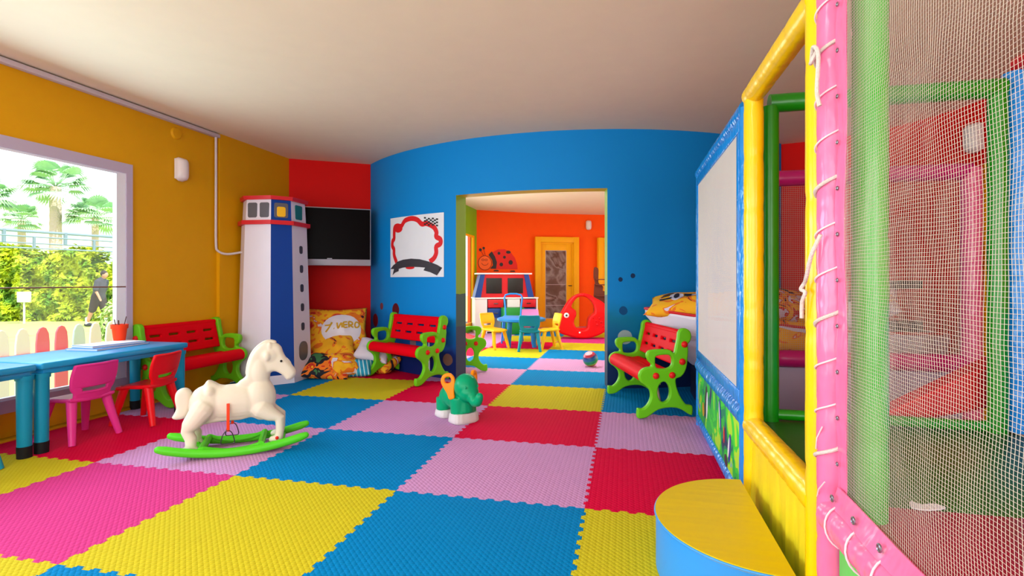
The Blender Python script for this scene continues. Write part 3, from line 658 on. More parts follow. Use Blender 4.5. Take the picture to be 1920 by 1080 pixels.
def on_pillow(parent, top, name, polys, mk, off=.004, s=1):
    b = NB()
    for p in polys: b.faces.new([b.verts.new((x, y, 0)) for x, y in p])
    bmesh.ops.triangulate(b, faces=b.faces)
    for k in range(1, 20):
        for ax in (0, 1):
            co = [0, 0, 0]; no = [0, 0, 0]; co[ax] = -1 + k / 10; no[ax] = 1
            bmesh.ops.bisect_plane(b, geom=b.verts[:] + b.edges[:] + b.faces[:], plane_co=co, plane_no=no)
    for v in b.verts:
        u, w2 = v.co.x, v.co.y; q = top(u, w2, s); v.co = q + Vector((0, 0, off * s))
    return obj(name, b, mk, parent, 180)
GP = 'printed pillows heaped below the television'
# large pillow leaning on the red wall, white print with gold lettering (front face looks to -y)
t, top = pillow('printed_pillow', 'large orange pillow with white oval and gold lettering, leaning on the red wall', (-3.56, 5.92, .50), (68, 0, 33), .74, .60, .2, 'print_orange', 1, GP, sub=1)
on_pillow(t, top, 'white_print', [[(.12 + .66 * cos(k * pi / 14), -.05 + .66 * sin(k * pi / 14)) for k in range(28)]], 'hull')
def st2(pts, w_=.07, asp=.9): return stroke(pts, w_, asp)
for gl_ in ([(-.42, .14), (-.24, .16), (-.2, .26), (-.28, .06), (-.4, -.14)], [(-.14, .0), (-.12, -.01)], [(-.03, .24), (.0, .0), (.1, .22), (.13, .02)], [(.3, .26), (.18, .24), (.19, .13), (.29, .14), (.19, .12), (.2, .02), (.31, .03)], [(.36, .02), (.35, .26), (.46, .24), (.46, .14), (.38, .13), (.5, .02)], [(.55, .14), (.6, .26), (.7, .2), (.69, .06), (.58, .02), (.55, .14)]): on_pillow(t, top, 'gold_letter', st2(gl_, .055), 'pillow_gold', .008)
P_ = lambda la, *a, **k: pillow('printed_pillow', la, *a, group=GP, **k)
P_('red and orange striped pillow half hidden behind the lighthouse', (-3.80, 5.90, .42), (78, 8, 33), .5, .6, .16, 'print_cartoon', 2)
P_('orange and white pillow lying in the middle of the heap', (-3.50, 5.72, .28), (38, -8, 28), .52, .5, .18, 'print_yellow', 3)
P_('dark green and black printed pillow at the foot of the heap beside the lighthouse', (-3.42, 5.46, .13), (30, 5, 18), .56, .42, .17, 'print_dark', 4)
P_('small orange printed pillow between the dark pillow and the striped one', (-3.24, 5.52, .15), (35, 0, 50), .32, .36, .16, 'print_orange', 5)
P_('white pillow with gold print on the right of the heap', (-3.03, 5.86, .27), (35, 10, 10), .44, .36, .16, 'print_white', 6)
P_('turquoise striped small pillow at the front of the heap', (-3.12, 5.60, .10), (28, 0, 15), .38, .26, .15, 'print_stripe', 7)
P_('red and yellow printed pillow touching the bench leg', (-2.90, 5.90, .10), (25, 0, -20), .32, .34, .15, 'print_cartoon', 8)

# ------------------------------------------------------------------ rocking horse
hr = thing('rocking_horse', 'white plastic rocking horse on green rockers', 'rocking horse', (-2.558, 3.014, 0), R(33.5))
sil = [(-0.24, 0.20), (-0.20, 0.19), (-0.15, 0.197), (-0.071, 0.2), (0.017, 0.2), (0.081, 0.212), (0.126, 0.19), (0.17, 0.19), (0.2, 0.22), (0.222, 0.26), (0.23, 0.303), (0.23, 0.354), (0.209, 0.407), (0.191, 0.46), (0.193, 0.501), (0.228, 0.514), (0.275, 0.485), (0.299, 0.452), (0.332, 0.452), (0.358, 0.48), (0.361, 0.51), (0.342, 0.543), (0.303, 0.597), (0.28, 0.64), (0.266, 0.682), (0.237, 0.709), (0.191, 0.723), (0.145, 0.713), (0.099, 0.669), (0.071, 0.62), (0.053, 0.55), (0.044, 0.49), (0.008, 0.463), (-0.009, 0.444), (-0.054, 0.437), (-0.107, 0.446), (-0.15, 0.472), (-0.18, 0.481), (-0.197, 0.458), (-0.215, 0.434), (-0.25, 0.405), (-.28, .36), (-.285, .30), (-.27, .24)]
bm = NB(); addme(bm, plate([sil], .085, .03), XZ)
ball(bm, (-.02, 0, .325), .25, .085, .12); ball(bm, (-.18, 0, .325), .115, .09, .125); ball(bm, (.13, 0, .34), .105, .085, .14); ball(bm, (.13, 0, .52), .07, .058, .13)
ball(bm, (.19, 0, .63), .085, .055, .08); ball(bm, (.27, 0, .56), .075, .042, .055, mtx=Matrix.Rotation(R(42), 4, 'Y')); ball(bm, (.325, 0, .492), .036, .036, .034)
ball(bm, (-.165, 0, .40), .05, .08, .055)
for s in (-1, 1):
    tube(bm, [(-.20, s * .05, .30), (-.27, s * .07, .20), (-.285, s * .075, .165), (-.262, s * .08, .12), (-.262, s * .085, .07), (-.262, s * .085, .05)], [.075, .052, .036, .036, .032, .034], 14, dome=True)
    ball(bm, (-.268, s * .085, .05), .055, .034, .026)
    tube(bm, [(.15, s * .04, .27), (.215, s * .06, .225), (.262, s * .068, .2), (.262, s * .072, .13), (.258, s * .075, .08)], [.07, .045, .033, .028, .026], 14, dome=True)
    ball(bm, (.235, s * .077, .065), .045, .03, .026)
    ball(bm, (.18, s * .05, .625), .022, .018, .032); ball(bm, (.195, s * .035, .69), .014, .014, .03)
o = fin('body', sculpt(bm, .0065, 5, .5), 'horse_white', hr, 180)
bm = NB(); tail = [(-.27, .405), (-.3, .438), (-.335, .436), (-.362, .41), (-.368, .36), (-.36, .31), (-.372, .275), (-.385, .25), (-.365, .236), (-.33, .236), (-.295, .255), (-.278, .30), (-.27, .34)]
addme(bm, plate([tail], .07, .03), XZ); fin('tail', sculpt(bm, .0065, 4, .5), 'horse_white', hr, 180)
bm = NB(); mane = [(.045, .50), (.05, .57), (.07, .635), (.1, .683), (.145, .722), (.19, .735), (.235, .722), (.225, .69), (.18, .70), (.15, .69), (.11, .64), (.085, .58), (.075, .50)]
addme(bm, plate([mane], .05, .012), XZ); fin('mane', sculpt(bm, .006, 3, .5), 'horse_white', hr, 180)
for s in (-1, 1):
    bm = NB(); ball(bm, (.268, s * .047, .588), .008, .005, .008, 10, 8); obj('eye', bm, 'black_rubber', hr)
    bm = NB(); box(bm, -.057, -.039, -.003, .003, .15, .335, .002); bmesh.ops.transform(bm, matrix=T(0, s * .098, 0), verts=bm.verts); sp = obj('stirrup_strap', bm, 'wood_brick' if 'wood_brick' in M else 'pot_red', hr)
    bm = NB(); tube(bm, smoothpts([(-.048, s * .1, .158), (-.07, s * .1, .145), (-.085, s * .1, .11), (-.088, s * .1, .075), (-.05, s * .1, .072), (-.012, s * .1, .075), (-.015, s * .1, .11), (-.028, s * .1, .145)], 4), .0032, 8, closed=True); obj('stirrup', bm, 'steel', hr)
    bm = NB(); ball(bm, (.245, s * .104, .078), .011, .006, .012, 12, 8); obj('bolt_cap', bm, 'bolt_red', hr)
def rz_(s): return 1.45 - math.sqrt(1.45 ** 2 - s * s)
for s in (-1, 1):
    pts = [(x, s * .152, rz_(x) + .0275) for x in [(-.425 + .85 * k / 24) for k in range(25)]]
    bm = NB(); tube(bm, pts, [.022] + [.0275] * 23 + [.022], 14, sx=.9, dome=True); obj('rocker', bm, 'leaf_plastic', hr)
for x in (-.265, .24):
    bm = NB(); box(bm, x - .05, x + .05, -.15, .15, .030, .052, .008); tube(bm, [(x + (.07 if x < 0 else -.09), -.15, .06), (x + (.07 if x < 0 else -.09), .15, .06)], .022, 12)
    for s in (-1, 1): box(bm, x - .03, x + .03, s * .085 - .045, s * .085 + .045, .04, .062, .008)
    obj('cross_bar', bm, 'leaf_plastic', hr)
bm = NB()
for s in (-1, 1):
    tube(bm, smoothpts([(-.19, s * .14, .07), (-.13, s * .125, .05), (-.05, s * .12, .035), (.06, s * .125, .04), (.14, s * .14, .06)], 4, False), .014, 10)
obj('side_rib', bm, 'leaf_plastic', hr)

# ------------------------------------------------------------------ elephant
el = thing('ride_on_elephant', 'green plastic ride-on elephant with orange ears', 'toy elephant', (-1.325, 4.03, 0), R(-40))
bm = NB()
ball(bm, (-.06, 0, .19), .16, .11, .105); ball(bm, (-.12, 0, .175), .10, .105, .10)
for s in (-1, 1):
    tube(bm, [(-.16, s * .05, .16), (-.165, s * .055, .06)], [.065, .055], 18)
    tube(bm, [(.06, s * .045, .2), (.07, s * .05, .07)], [.07, .062], 18)
tube(bm, [(.06, 0, .26), (.07, 0, .08)], [.08, .09], 18)
ball(bm, (.105, 0, .29), .10, .10, .105); ball(bm, (.14, 0, .25), .085, .085, .08)
tube(bm, smoothpts([(.17, 0, .25), (.215, 0, .205), (.25, 0, .19), (.285, 0, .205), (.30, 0, .245)], 4, False), [.05] * 4 + [.042] * 4 + [.036] * 4 + [.032] * 4 + [.03], 14, dome=True)
fin('body', sculpt(bm, .006, 7, .5), 'jade', el, 180)
for x, w_, hh in ((.072, .118, .082), (-.165, .108, .066)):
    bm = NB(); rings = []
    for kz, zz in ((.90, 0), (1.0, .012), (.99, .03), (.95, hh * .8), (.90, hh * .96), (.80, hh)):
        ring = []
        for q in range(72):
            th = 2 * pi * q / 72; c_, s2 = cos(th), sin(th); e2 = .62
            rad = (1 + .035 * abs(cos(th * 8)) ** .6) * kz
            ring.append(bm.verts.new((x + .082 * abs(c_) ** e2 * (1 if c_ > 0 else -1) * rad, w_ * abs(s2) ** e2 * (1 if s2 > 0 else -1) * rad, zz)))
        rings.append(ring)
    for a, b in zip(rings, rings[1:]):
        for q in range(72): bm.faces.new((a[q], a[(q + 1) % 72], b[(q + 1) % 72], b[q]))
    bm.faces.new(rings[0][::-1]); bm.faces.new(rings[-1]); obj('shoe', bm, 'shoe', el, 50)
for s in (-1, 1):
    e = [(-.022, 0), (-.03, .05), (-.052, .11), (-.058, .155), (-.035, .195), (0, .205), (.035, .195), (.056, .155), (.05, .11), (.03, .05), (.022, 0)]
    ho = [(-.026, .145), (-.02, .168), (0, .176), (.02, .168), (.026, .145), (.015, .128), (-.015, .128)]
    b = me2bm(plate([e, ho], .03, .009), T(.065, s * .106, .20) @ Matrix.Rotation(R(-s * 7), 4, 'X') @ Matrix.Rotation(R(-12), 4, 'Y') @ Matrix.Rotation(R(-s * 52), 4, 'Z') @ XZ)
    obj('ear_handle', b, 'orange_plastic', el, 50)
    bm = NB(); ball(bm, (.19, s * .055, .30), .009, .008, .011, 10, 8); obj('eye', bm, 'jade', el)
# ball
t = thing('toy_ball', 'striped rainbow ball on the mats just inside the doorway', 'ball', (-.44, 6.87, .1), 0)
m = mat('ball_stripes', (1, 1, 1, 1), .35); g = G(m); s_ = g.sep(g.tc())
g.base(g.ramp(g.m('ADD', g.m('MULTIPLY', s_[2], 5), .5), [(0, rgb(226, 30, 40)), (.22, rgb(130, 190, 70)), (.36, rgb(0, 140, 90)), (.56, rgb(20, 100, 150)), (.72, rgb(40, 60, 130)), (.82, rgb(190, 30, 70)), (.93, rgb(240, 180, 200))])); M['ball_stripes'] = m
bm = NB(); ball(bm, (0, 0, 0), .1, u=32, v=24); o = obj('ball', bm, 'ball_stripes', t, 180); o.rotation_euler = (R(24), R(-14), 0)

# ------------------------------------------------------------------ soft play frame
sp = thing('soft_play_frame', 'padded soft play frame with nets filling the right side of the room', 'play structure', (.60, 2.4, 0))
ox, oy = .60, 2.4
def spo(name, bm, mk, parent=None, ang=40):
    bmesh.ops.transform(bm, matrix=T(-ox, -oy, 0), verts=bm.verts); return obj(name, bm, mk, parent or sp, ang)
def pad(name, p, q, r, mk, rings=True, parent=None, joint=.24):
    """a foam sleeve: a tube pinched at its taped joints"""
    p = Vector(p); q = Vector(q); L = (q - p).length; n = max(8, int(L / .02)); P = []; rr_ = []
    for k in range(n + 1):
        s = k / n * L; P.append(p.lerp(q, k / n)); d = abs((s + .07) % joint - joint / 2) if rings else 1
        rr_.append(r * (1 - .07 * math.exp(-(d / .012) ** 2)) * (1 + .02 * noise.noise(Vector((s * 9, p.x * 7, p.y * 5)))))
    bm = NB(); tube(bm, P, rr_, 20); return spo(name, bm, mk, parent)
Y1, Y2, YP, YF, YB, YPART = 2.635, 1.775, 1.69, 4.30, 2.725, 2.76
X0 = .60
# blue section
pad('padded_post', (X0, YF, 0), (X0, YF, 2.0), .045, 'v_blue'); pad('padded_post', (X0, YB + .015, 0), (X0, YB + .015, 2.0), .043, 'v_blue')
pad('padded_rail', (X0, YB, 1.99), (X0, YF + .03, 1.99), .05, 'v_blue', joint=.07); pad('padded_rail', (X0, YB, .475), (X0, YF, .475), .058, 'v_blue', joint=.07); pad('padded_rail', (X0, YB, .05), (X0, YF, .05), .05, 'v_blue', joint=.07)
bm = NB(); box(bm, X0 - .045, X0 - .025, YB + .03, YF - .02, 1.885, 1.95, .006); box(bm, X0 - .045, X0 - .025, YB + .03, YF - .02, .53, .60, .006)
box(bm, X0 - .045, X0 - .025, YB + .03, YB + .075, .60, 1.885, .006); box(bm, X0 - .045, X0 - .025, YF - .075, YF - .02, .60, 1.885, .006); spo('screen_border', bm, 'v_blue')
bm = NB(); box(bm, X0 - .038, X0 - .036, YB + .07, YF - .07, .59, 1.89); spo('mesh_screen', bm, 'screen_mesh')
bm = NB(); box(bm, X0 - .035, X0 - .02, YB + .03, YF - .03, .09, .43, .004); spo('printed_panel', bm, 'print_jungle')
pad('padded_rail', (X0, YF + .03, 1.93), (2.44, YF + .03, 1.93), .06, 'v_magenta'); pad('padded_rail', (X0 + .04, YF + .03, .54), (2.40, YF + .03, .54), .066, 'v_magenta')
pad('padded_post', (2.44, YF + .03, 0), (2.44, YF + .03, 1.95), .065, 'v_pink'); pad('padded_post', (2.56, YF + .03, 0), (2.56, YF + .03, 1.98), .04, 'v_yellow')
bm = NB(); box(bm, X0 + .05, 2.38, YF + .02, YF + .04, .02, .475, .004); spo('back_panel', bm, 'v_lavender')
def netmesh(p0, du, dv_, nu, nv, r, sag=0, seed=0):
    """knotted net in the plane p0 + du*i + dv*j"""
    bm = NB(); p0 = Vector(p0); du = Vector(du); dv_ = Vector(dv_); nrm = du.cross(dv_).normalized()
    stp = 6
    def pt(i, j):
        wv = noise.noise(Vector((i * .035, j * .03, seed))) * sag + noise.noise(Vector((i * .11, j * .09, seed + 5))) * sag * .25
        e = sin(pi * i / nu) * sin(pi * j / nv)
        return p0 + du * (i + noise.noise(Vector((i * .05, j * .05, 3))) * .7 * (1 if sag else 0)) + dv_ * (j + noise.noise(Vector((i * .05, j * .05, 9))) * .7 * (1 if sag else 0)) + nrm * wv * min(1, e * 3)
    for i in range(nu + 1): tube(bm, [pt(i, j) for j in list(range(0, nv, stp if sag else nv)) + [nv]], r, 4, cap=False)
    for j in range(nv + 1): tube(bm, [pt(i, j) for i in list(range(0, nu, stp if sag else nu)) + [nu]], r, 4, cap=False)
    return bm
spo('back_net', netmesh((X0 + .05, YF + .03, .60), (.0147, 0, 0), (0, 0, .0147), 120, 87, .0009), 'net')
for y_, z_, a_, b_, rot_, mk_ in ((3.86, .28, .05, .13, 20, 'ink_grey'), (3.80, .27, .03, .10, 10, 'paper'), (3.98, .20, .05, .05, 0, 'pillow_gold'), (3.30, .33, .028, .10, -12, 'lh_blue'), (3.32, .33, .014, .08, -12, 'paper'), (3.02, .22, .035, .09, 18, 'ink_indigo'), (3.04, .22, .018, .065, 18, 'paper'), (3.12, .12, .05, .035, 0, 'ink_grey'), (3.18, .25, .018, .05, 0, 'ink_red')):
    bm = NB(); vs = [bm.verts.new((X0 - .036 - (.001 if mk_ == 'paper' else 0), y_ + a_ * cos(q) * cos(R(rot_)) - b_ * sin(q) * sin(R(rot_)), z_ + a_ * cos(q) * sin(R(rot_)) + b_ * sin(q) * cos(R(rot_)))) for q in [2 * pi * k / 20 for k in range(20)]]; bm.faces.new(vs)
    spo('printed_motif', bm, mk_)
# yellow entrance
pad('padded_post', (X0, Y1, 0), (X0, Y1, 2.0), .044, 'v_yellow'); pad('padded_post', (X0, Y2, 0), (X0, Y2, 2.25), .044, 'v_yellow', joint=.42)
pad('padded_rail', (X0, Y2, 2.03), (X0, Y1 + .03, 2.03), .048, 'v_yellow', joint=.2); pad('padded_rail', (X0, Y2, .455), (X0, Y1, .455), .05, 'v_yellow', joint=.12)
bm = NB(); n = 24
for k in range(n):
    pass
vsr = []
for k in range(n + 1):
    y = Y2 + (Y1 - Y2) * k / n; vsr.append([bm.verts.new((X0 - .012 + .010 * sin(k * 1.3) * (1 - j / 6) + .004 * sin(k * 2.9), y, .02 + .41 * j / 6)) for j in range(7)] + [bm.verts.new((X0 + .02, y, .02 + .41 * (6 - j) / 6)) for j in range(7)])
for a, b in zip(vsr, vsr[1:]):
    for j in range(14): bm.faces.new((a[j], a[(j + 1) % 14], b[(j + 1) % 14], b[j]))
bm.faces.new(vsr[0]); bm.faces.new(vsr[-1][::-1]); spo('front_apron', bm, 'apron_yellow')
# green partition
pad('padded_post', (.70, YPART, .44), (.70, YPART, 2.0), .044, 'v_green', False); pad('padded_rail', (.70, YPART, 2.02), (1.68, YPART, 2.02), .044, 'v_green', False); pad('padded_rail', (.70, YPART, .485), (1.68, YPART, .478), .026, 'v_green', False)
pad('padded_post', (1.66, YPART, 0), (1.66, YPART, 2.04), .038, 'v_green', False); pad('padded_post', (.70, 1.69, .45), (.70, 1.69, 2.3), .046, 'v_green_light', joint=.6)
pad('padded_post', (1.755, YPART + .02, .46), (1.755, YPART + .02, 2.09), .062, 'v_blue', joint=.5); pad('padded_rail', (1.74, YPART, 2.12), (1.74, .25, 2.12), .036, 'v_red', False)
bm = NB(); box(bm, X0 + .03, 1.74, 1.79, YPART + .02, .40, .455, .01); spo('green_deck_pad', bm, 'v_deck_green')
bm = NB(); box(bm, X0 + .03, 1.74, .25, 1.79, .40, .455, .01); spo('crimson_deck_pad', bm, 'v_deck_red')
bm = NB(); box(bm, 1.78, 1.81, .25, 2.72, .02, 1.0, .008); spo('side_panel', bm, 'v_blue')
# red ramp beyond the partition
bm = NB(); v = []
for y in (2.86, 2.98): v += [bm.verts.new(p) for p in ((1.12, y, .385), (1.98, y, .62), (1.98, y, .92), (1.12, y, .41))]
for f in ((0, 1, 2, 3), (7, 6, 5, 4), (0, 4, 5, 1), (1, 5, 6, 2), (2, 6, 7, 3), (3, 7, 4, 0)): bm.faces.new([v[k] for k in f])
bmesh.ops.bevel(bm, geom=bm.edges[:], offset=.012, segments=2, affect='EDGES'); spo('ramp', bm, 'v_red')
bm = NB(); box(bm, 1.35, 2.0, 2.87, 2.97, .02, .44, .01); spo('ramp_base', bm, 'v_cream')
# pink net section
NY = .25
pad('padded_post', (X0, YP, 0), (X0, YP, 2.25), .040, 'v_pink', joint=.13); pad('padded_post', (X0, NY, 0), (X0, NY, 2.25), .040, 'v_pink', joint=.13)
pr = pad('padded_rail', (X0, NY, .46), (X0, YP - .02, .46), .05, 'v_pink', joint=.5); pad('padded_rail', (X0, NY, 2.12), (X0, YP, 2.12), .05, 'v_pink', joint=.5)
bm = NB()   # border strips with a wavy free edge
def wavy(pts0, pts1, th=.003):
    A = [bm.verts.new(p) for p in pts0]; B = [bm.verts.new(p) for p in pts1]; A2 = [bm.verts.new((p[0] + th, p[1], p[2])) for p in pts0]; B2 = [bm.verts.new((p[0] + th, p[1], p[2])) for p in pts1]
    for k in range(len(A) - 1):
        bm.faces.new((A[k], A[k + 1], B[k + 1], B[k])); bm.faces.new((A2[k + 1], A2[k], B2[k], B2[k + 1])); bm.faces.new((B[k], B[k + 1], B2[k + 1], B2[k])); bm.faces.new((A[k + 1], A[k], A2[k], A2[k + 1]))
N = 60
def wz(z): return .008 * sin(z * 5.2 + 1) + .006 * sin(z * 11)
zs = [.50 + (2.08 - .50) * k / N for k in range(N + 1)]; wavy([(X0 - .004 + .004 * sin(z * 13), YP - .046 + wz(z) * .4, z) for z in zs], [(X0 - .002, YP - .098 + wz(z), z) for z in zs])
ys = [NY + (YP - .07 - NY) * k / N for k in range(N + 1)]; wavy([(X0 - .030 + .004 * sin(y * 17), y, .505 + .003 * sin(y * 14)) for y in ys], [(X0 - .010, y, .558 + .005 * sin(y * 9)) for y in ys])
spo('net_border', bm, 'v_pink')
spo('climbing_net', netmesh((X0 + .002, YP - .085, .535), (0, -.0085, 0), (0, 0, .0085), 156, 182, .00042, .012, 2), 'net')
bm = NB(); box(bm, X0 + .0, X0 + .02, NY, YP - .05, .02, .40, .004); spo('lower_panel', bm, 'v_bright_green')
# lacing
for k, z in enumerate([.62 + .131 * i for i in range(12)]):
    pts = [(X0 + .043 * cos(a), YP + .043 * sin(a), z + .02 * (a - 2.6)) for a in [R(150 + 145 * i / 10) for i in range(-2, 11)]]
    bm = NB(); tube(bm, pts, .0028 if k % 3 else .0055, 8); spo('lacing_cord', bm, 'cord' if k % 3 else 'rope')
    bm = NB(); tube(bm, [(X0 - .008, YP - .060 + .005 * cos(a), z + .004 + .005 * sin(a)) for a in [2 * pi * i / 12 for i in range(12)]], .0022, 6, closed=True); spo('eyelet', bm, 'grommet')
for k in range(10):
    y = YP - .085 - .137 * k
    bm = NB(); tube(bm, [(X0 - .052 * sin(a) - .002, y - .01 * a, .46 + .056 * cos(a)) for a in [R(10 + 160 * i / 10) for i in range(11)]], .0026, 8); spo('lacing_cord', bm, 'cord')
    bm = NB(); tube(bm, [(X0 - .030, y + .008 * cos(a), .535 + .008 * sin(a)) for a in [2 * pi * i / 12 for i in range(12)]], .0030, 6, closed=True); spo('eyelet', bm, 'grommet')
bm = NB()
for a_, b_ in (((-.036, .02, .64), (-.036, -.03, .72)), ((-.036, .01, .50), (-.04, -.06, .57))):
    tube(bm, [(X0 + a_[0], YP + a_[1], a_[2]), (X0 + (a_[0] + b_[0]) / 2 - .006, YP + (a_[1] + b_[1]) / 2, (a_[2] + b_[2]) / 2), (X0 + b_[0], YP + b_[1], b_[2])], .002, 8)
spo('lacing_cord', bm, 'cord')
bm = NB(); tube(bm, smoothpts([(X0 - .05, YP - .035, 1.82), (X0 - .062, YP - .02, 1.79), (X0 - .055, YP + .0, 1.80), (X0 - .06, YP - .03, 1.83), (X0 - .052, YP - .046, 1.80), (X0 - .055, YP - .045, 1.70), (X0 - .052, YP - .05, 1.66), (X0 - .05, YP - .052, 1.68 - .03)], 5, False), .006, 8)
spo('knotted_rope', bm, 'rope')
bm = NB(); tube(bm, smoothpts([(X0 - .045, YP - .045, 1.28), (X0 - .062, YP - .02, 1.22), (X0 - .062, YP + .02, 1.16), (X0 - .058, YP + .05, 1.14), (X0 - .064, YP + .065, 1.12), (X0 - .058, YP + .045, 1.11), (X0 - .062, YP + .06, 1.08), (X0 - .06, YP + .07, 1.03)], 5, False), .006, 8)
spo('knotted_rope', bm, 'rope')
bm = NB(); b0 = me2bm(plate([[(-.05, -.02), (-.01, -.03), (.05, .0), (.03, .025), (-.01, .01), (-.03, .03)]], .004, .001), T(.90, 1.80, .459)); setp(obj('paper_scrap', b0, 'paper'), 'crumpled white paper scrap lying on the play frame deck', 'paper'); bm.free()

# half-round step: centre on the frame face, radius to the left
t = thing('half_round_step', 'half-round foam step with yellow top and blue side before the play frame entrance', 'step', (.525, 2.155, 0), 0)
def half(r, n=48): return [(-r * sin(pi * k / n), r * cos(pi * k / n)) for k in range(n + 1)]
bm = NB(); prism(bm, half(.40), 0, .214); obj('step_side', bm, 'step_blue', t, 30)
bm = NB(); A = half(.402); B = half(.392)
prism(bm, A, .208, .222); obj('step_top', bm, 'step_yellow', t, 30)
bm = NB(); tube(bm, [(x, y, .214) for x, y in half(.403)], .0045, 8); obj('piping', bm, 'step_blue', t)

# ------------------------------------------------------------------ boat bed and its pillows
t = thing('boat_bed', 'white toy boat with red rim in front of the blue wall, filled with pillows', 'boat', (.2, 5.25, 0))
st = [(0.0, .01, .86, .80), (.12, .24, .855, .66), (.25, .34, .84, .50), (.42, .41, .82, .34), (.65, .45, .79, .28), (1.0, .44, .76, .26), (1.5, .46, .72, .26), (2.0, .44, .70, .27), (2.4, .38, .70, .30)]
bm = NB(); R_ = []
for x, hb, zt, zb in st:
    ring = []
    for k in range(13):
        a = -pi / 2 + pi * k / 12; yy = hb * (1 - .30 * cos(a) ** 1.2 if abs(a) < pi / 2 - .01 else 1) * (1 if a > 0 else -1); s_ = abs(sin(a)) 
        yy = hb * (s_ ** .55) * (1 if a > 0 else -1); zz = zb + (zt - zb) * (s_ ** 2.6); ring.append(bm.verts.new((x, yy, zz)))
    R_.append(ring)
for a, b in zip(R_, R_[1:]):
    for k in range(12): bm.faces.new((a[k], b[k], b[k + 1], a[k + 1]))
bm.faces.new(R_[-1]); bm.faces.new(R_[0][::-1])
bmesh.ops.solidify(bm, geom=bm.faces[:], thickness=.0) if False else None
o = obj('hull', bm, 'hull', t, 50)
md = o.modifiers.new('s', 'SOLIDIFY'); md.thickness = .02
bm = NB()
for s in (-1, 1): tube(bm, smoothpts([(x, s * max(hb - .012, 0), zt + .004) for x, hb, zt, zb in st], 4, False), .014, 8)
obj('gunwale', bm, 'lh_red', t)
bm = NB(); prism(bm, [(x, -hb * .93) for x, hb, zt, zb in st[1:]] + [(x, hb * .93) for x, hb, zt, zb in st[1:]][::-1], .60, .64); obj('mattress_deck', bm, 'v_lavender', t)
bm = NB(); box(bm, .45, 2.2, -.22, .22, 0, .30, .02); obj('stand', bm, 'navy', t)
bm = NB(); box(bm, 1.55, 2.25, -.30, -.26, .71, .80, .01); box(bm, 1.75, 2.25, -.30, -.26, 1.07, 1.14, .01)
bm2 = NB(); tube(bm, [(1.50, -.28, .74), (1.80, -.28, 1.12)], .035, 8); bm2.free(); obj('stern_frame', bm, 'black_paint', t)
GB = 'printed pillows in the white boat'
B_ = lambda la, *a, **k: pillow('printed_pillow', la, *a, group=GB, **k)
t, top = pillow('printed_pillow', 'orange and black printed pillow on the bow of the boat above the right-hand bench', (.70, 5.10, .92), (16, -3, -14), .98, .50, .20, 'print_yellow', 11, GB, sub=1)
on_pillow(t, top, 'white_print', [[(-.42 + .13 * cos(k * pi / 10), -.12 + .42 * sin(k * pi / 10)) for k in range(20)], [(-.28, -.3), (-.1, .25), (.0, -.1), (.12, -.15), (.05, -.35), (-.05, -.2)]], 'hull', .004)
on_pillow(t, top, 'black_print', [[(-.42 + .05 * cos(k * pi / 8), -.12 + .3 * sin(k * pi / 8)) for k in range(16)], [(-.3, .3), (-.28, -.1), (-.2, -.4), (-.12, .1), (.02, .35)], [(-.05, .5), (.3, .45), (.4, .0), (.15, -.25), (.08, .1)], [(-.72, .1), (-.5, .2), (-.5, .3), (-.72, .2)], [(-.74, -.15), (-.54, -.1), (-.54, .02), (-.74, -.04)], [(-.74, -.42), (-.5, -.4), (-.5, -.26), (-.74, -.28)]], 'ink_black', .007)
B_('spotted tan printed pillow in the boat seen through the green frame', (1.42, 5.05, .92), (20, 6, 10), .7, .55, .22, 'print_cartoon', 12)
B_('yellow printed pillow at the near rim of the boat, below the spotted one', (1.32, 4.90, .70), (50, 0, 6), .66, .50, .2, 'print_yellow', 13)
B_('white and orange printed pillow at the stern of the boat, behind the nets', (1.98, 4.98, .90), (24, -18, -30), .6, .5, .2, 'print_white', 14)

# ------------------------------------------------------------------ far room furniture
t = thing('toy_cabinet', 'white, red and blue toy cabinet with slanted upper unit under the ladybug', 'cabinet', (-3.09, 10.48, 0), R(25))
bm = NB(); box(bm, -.02, 1.39, -.02, .45, .735, .765, .004); obj('worktop', bm, 'cab_white', t)
bm = NB(); box(bm, 0, .26, 0, .03, 0, .735); box(bm, 0, .03, .03, .44, 0, .735); box(bm, 1.345, 1.375, 0, .44, 0, .735); box(bm, .03, 1.345, .42, .44, 0, .735); box(bm, .70, .98, .01, .03, .3, .735); box(bm, .03, 1.345, .03, .42, .03, .06); obj('body', bm, 'cab_white', t)
for x0, z0, z1, mk in ((.28, .55, .72, 'cab_red'), (.28, .33, .53, 'cab_blue'), (1.0, .55, .72, 'cab_red'), (1.0, .33, .53, 'cab_blue')):
    bm = NB(); box(bm, x0, x0 + .33, -.012, .3, z0, z1, .006); d = obj('drawer', bm, mk, t); bm = NB(); tube(bm, [(x0 + .12, -.03, (z0 + z1) / 2), (x0 + .21, -.03, (z0 + z1) / 2)], .01, 8); obj('handle', bm, 'steel', d)
bm = NB(); v = []
for y in (.06, .40): v += [bm.verts.new(p) for p in ((.10, y, .765), (1.20, y, .765), (1.10, y, 1.26), (.20, y, 1.26))]
for f in ((0, 1, 2, 3), (7, 6, 5, 4), (0, 4, 5, 1), (2, 6, 7, 3)): bm.faces.new([v[k] for k in f])
obj('upper_front', bm, 'cab_red', t)
bm = NB()
for s in (0, 1):
    P4 = [(-.0, .765), (.13, .765), (.22, 1.26), (.12, 1.26)] if s == 0 else [(1.17, .765), (1.30, .765), (1.18, 1.26), (1.08, 1.26)]
    A = [bm.verts.new((x, .03, z)) for x, z in P4]; B = [bm.verts.new((x, .42, z)) for x, z in P4]; bm.faces.new(A); bm.faces.new(B[::-1])
    for k in range(4): j = (k + 1) % 4; bm.faces.new((A[k], B[k], B[j], A[j]))
obj('slanted_side', bm, 'cab_blue', t)
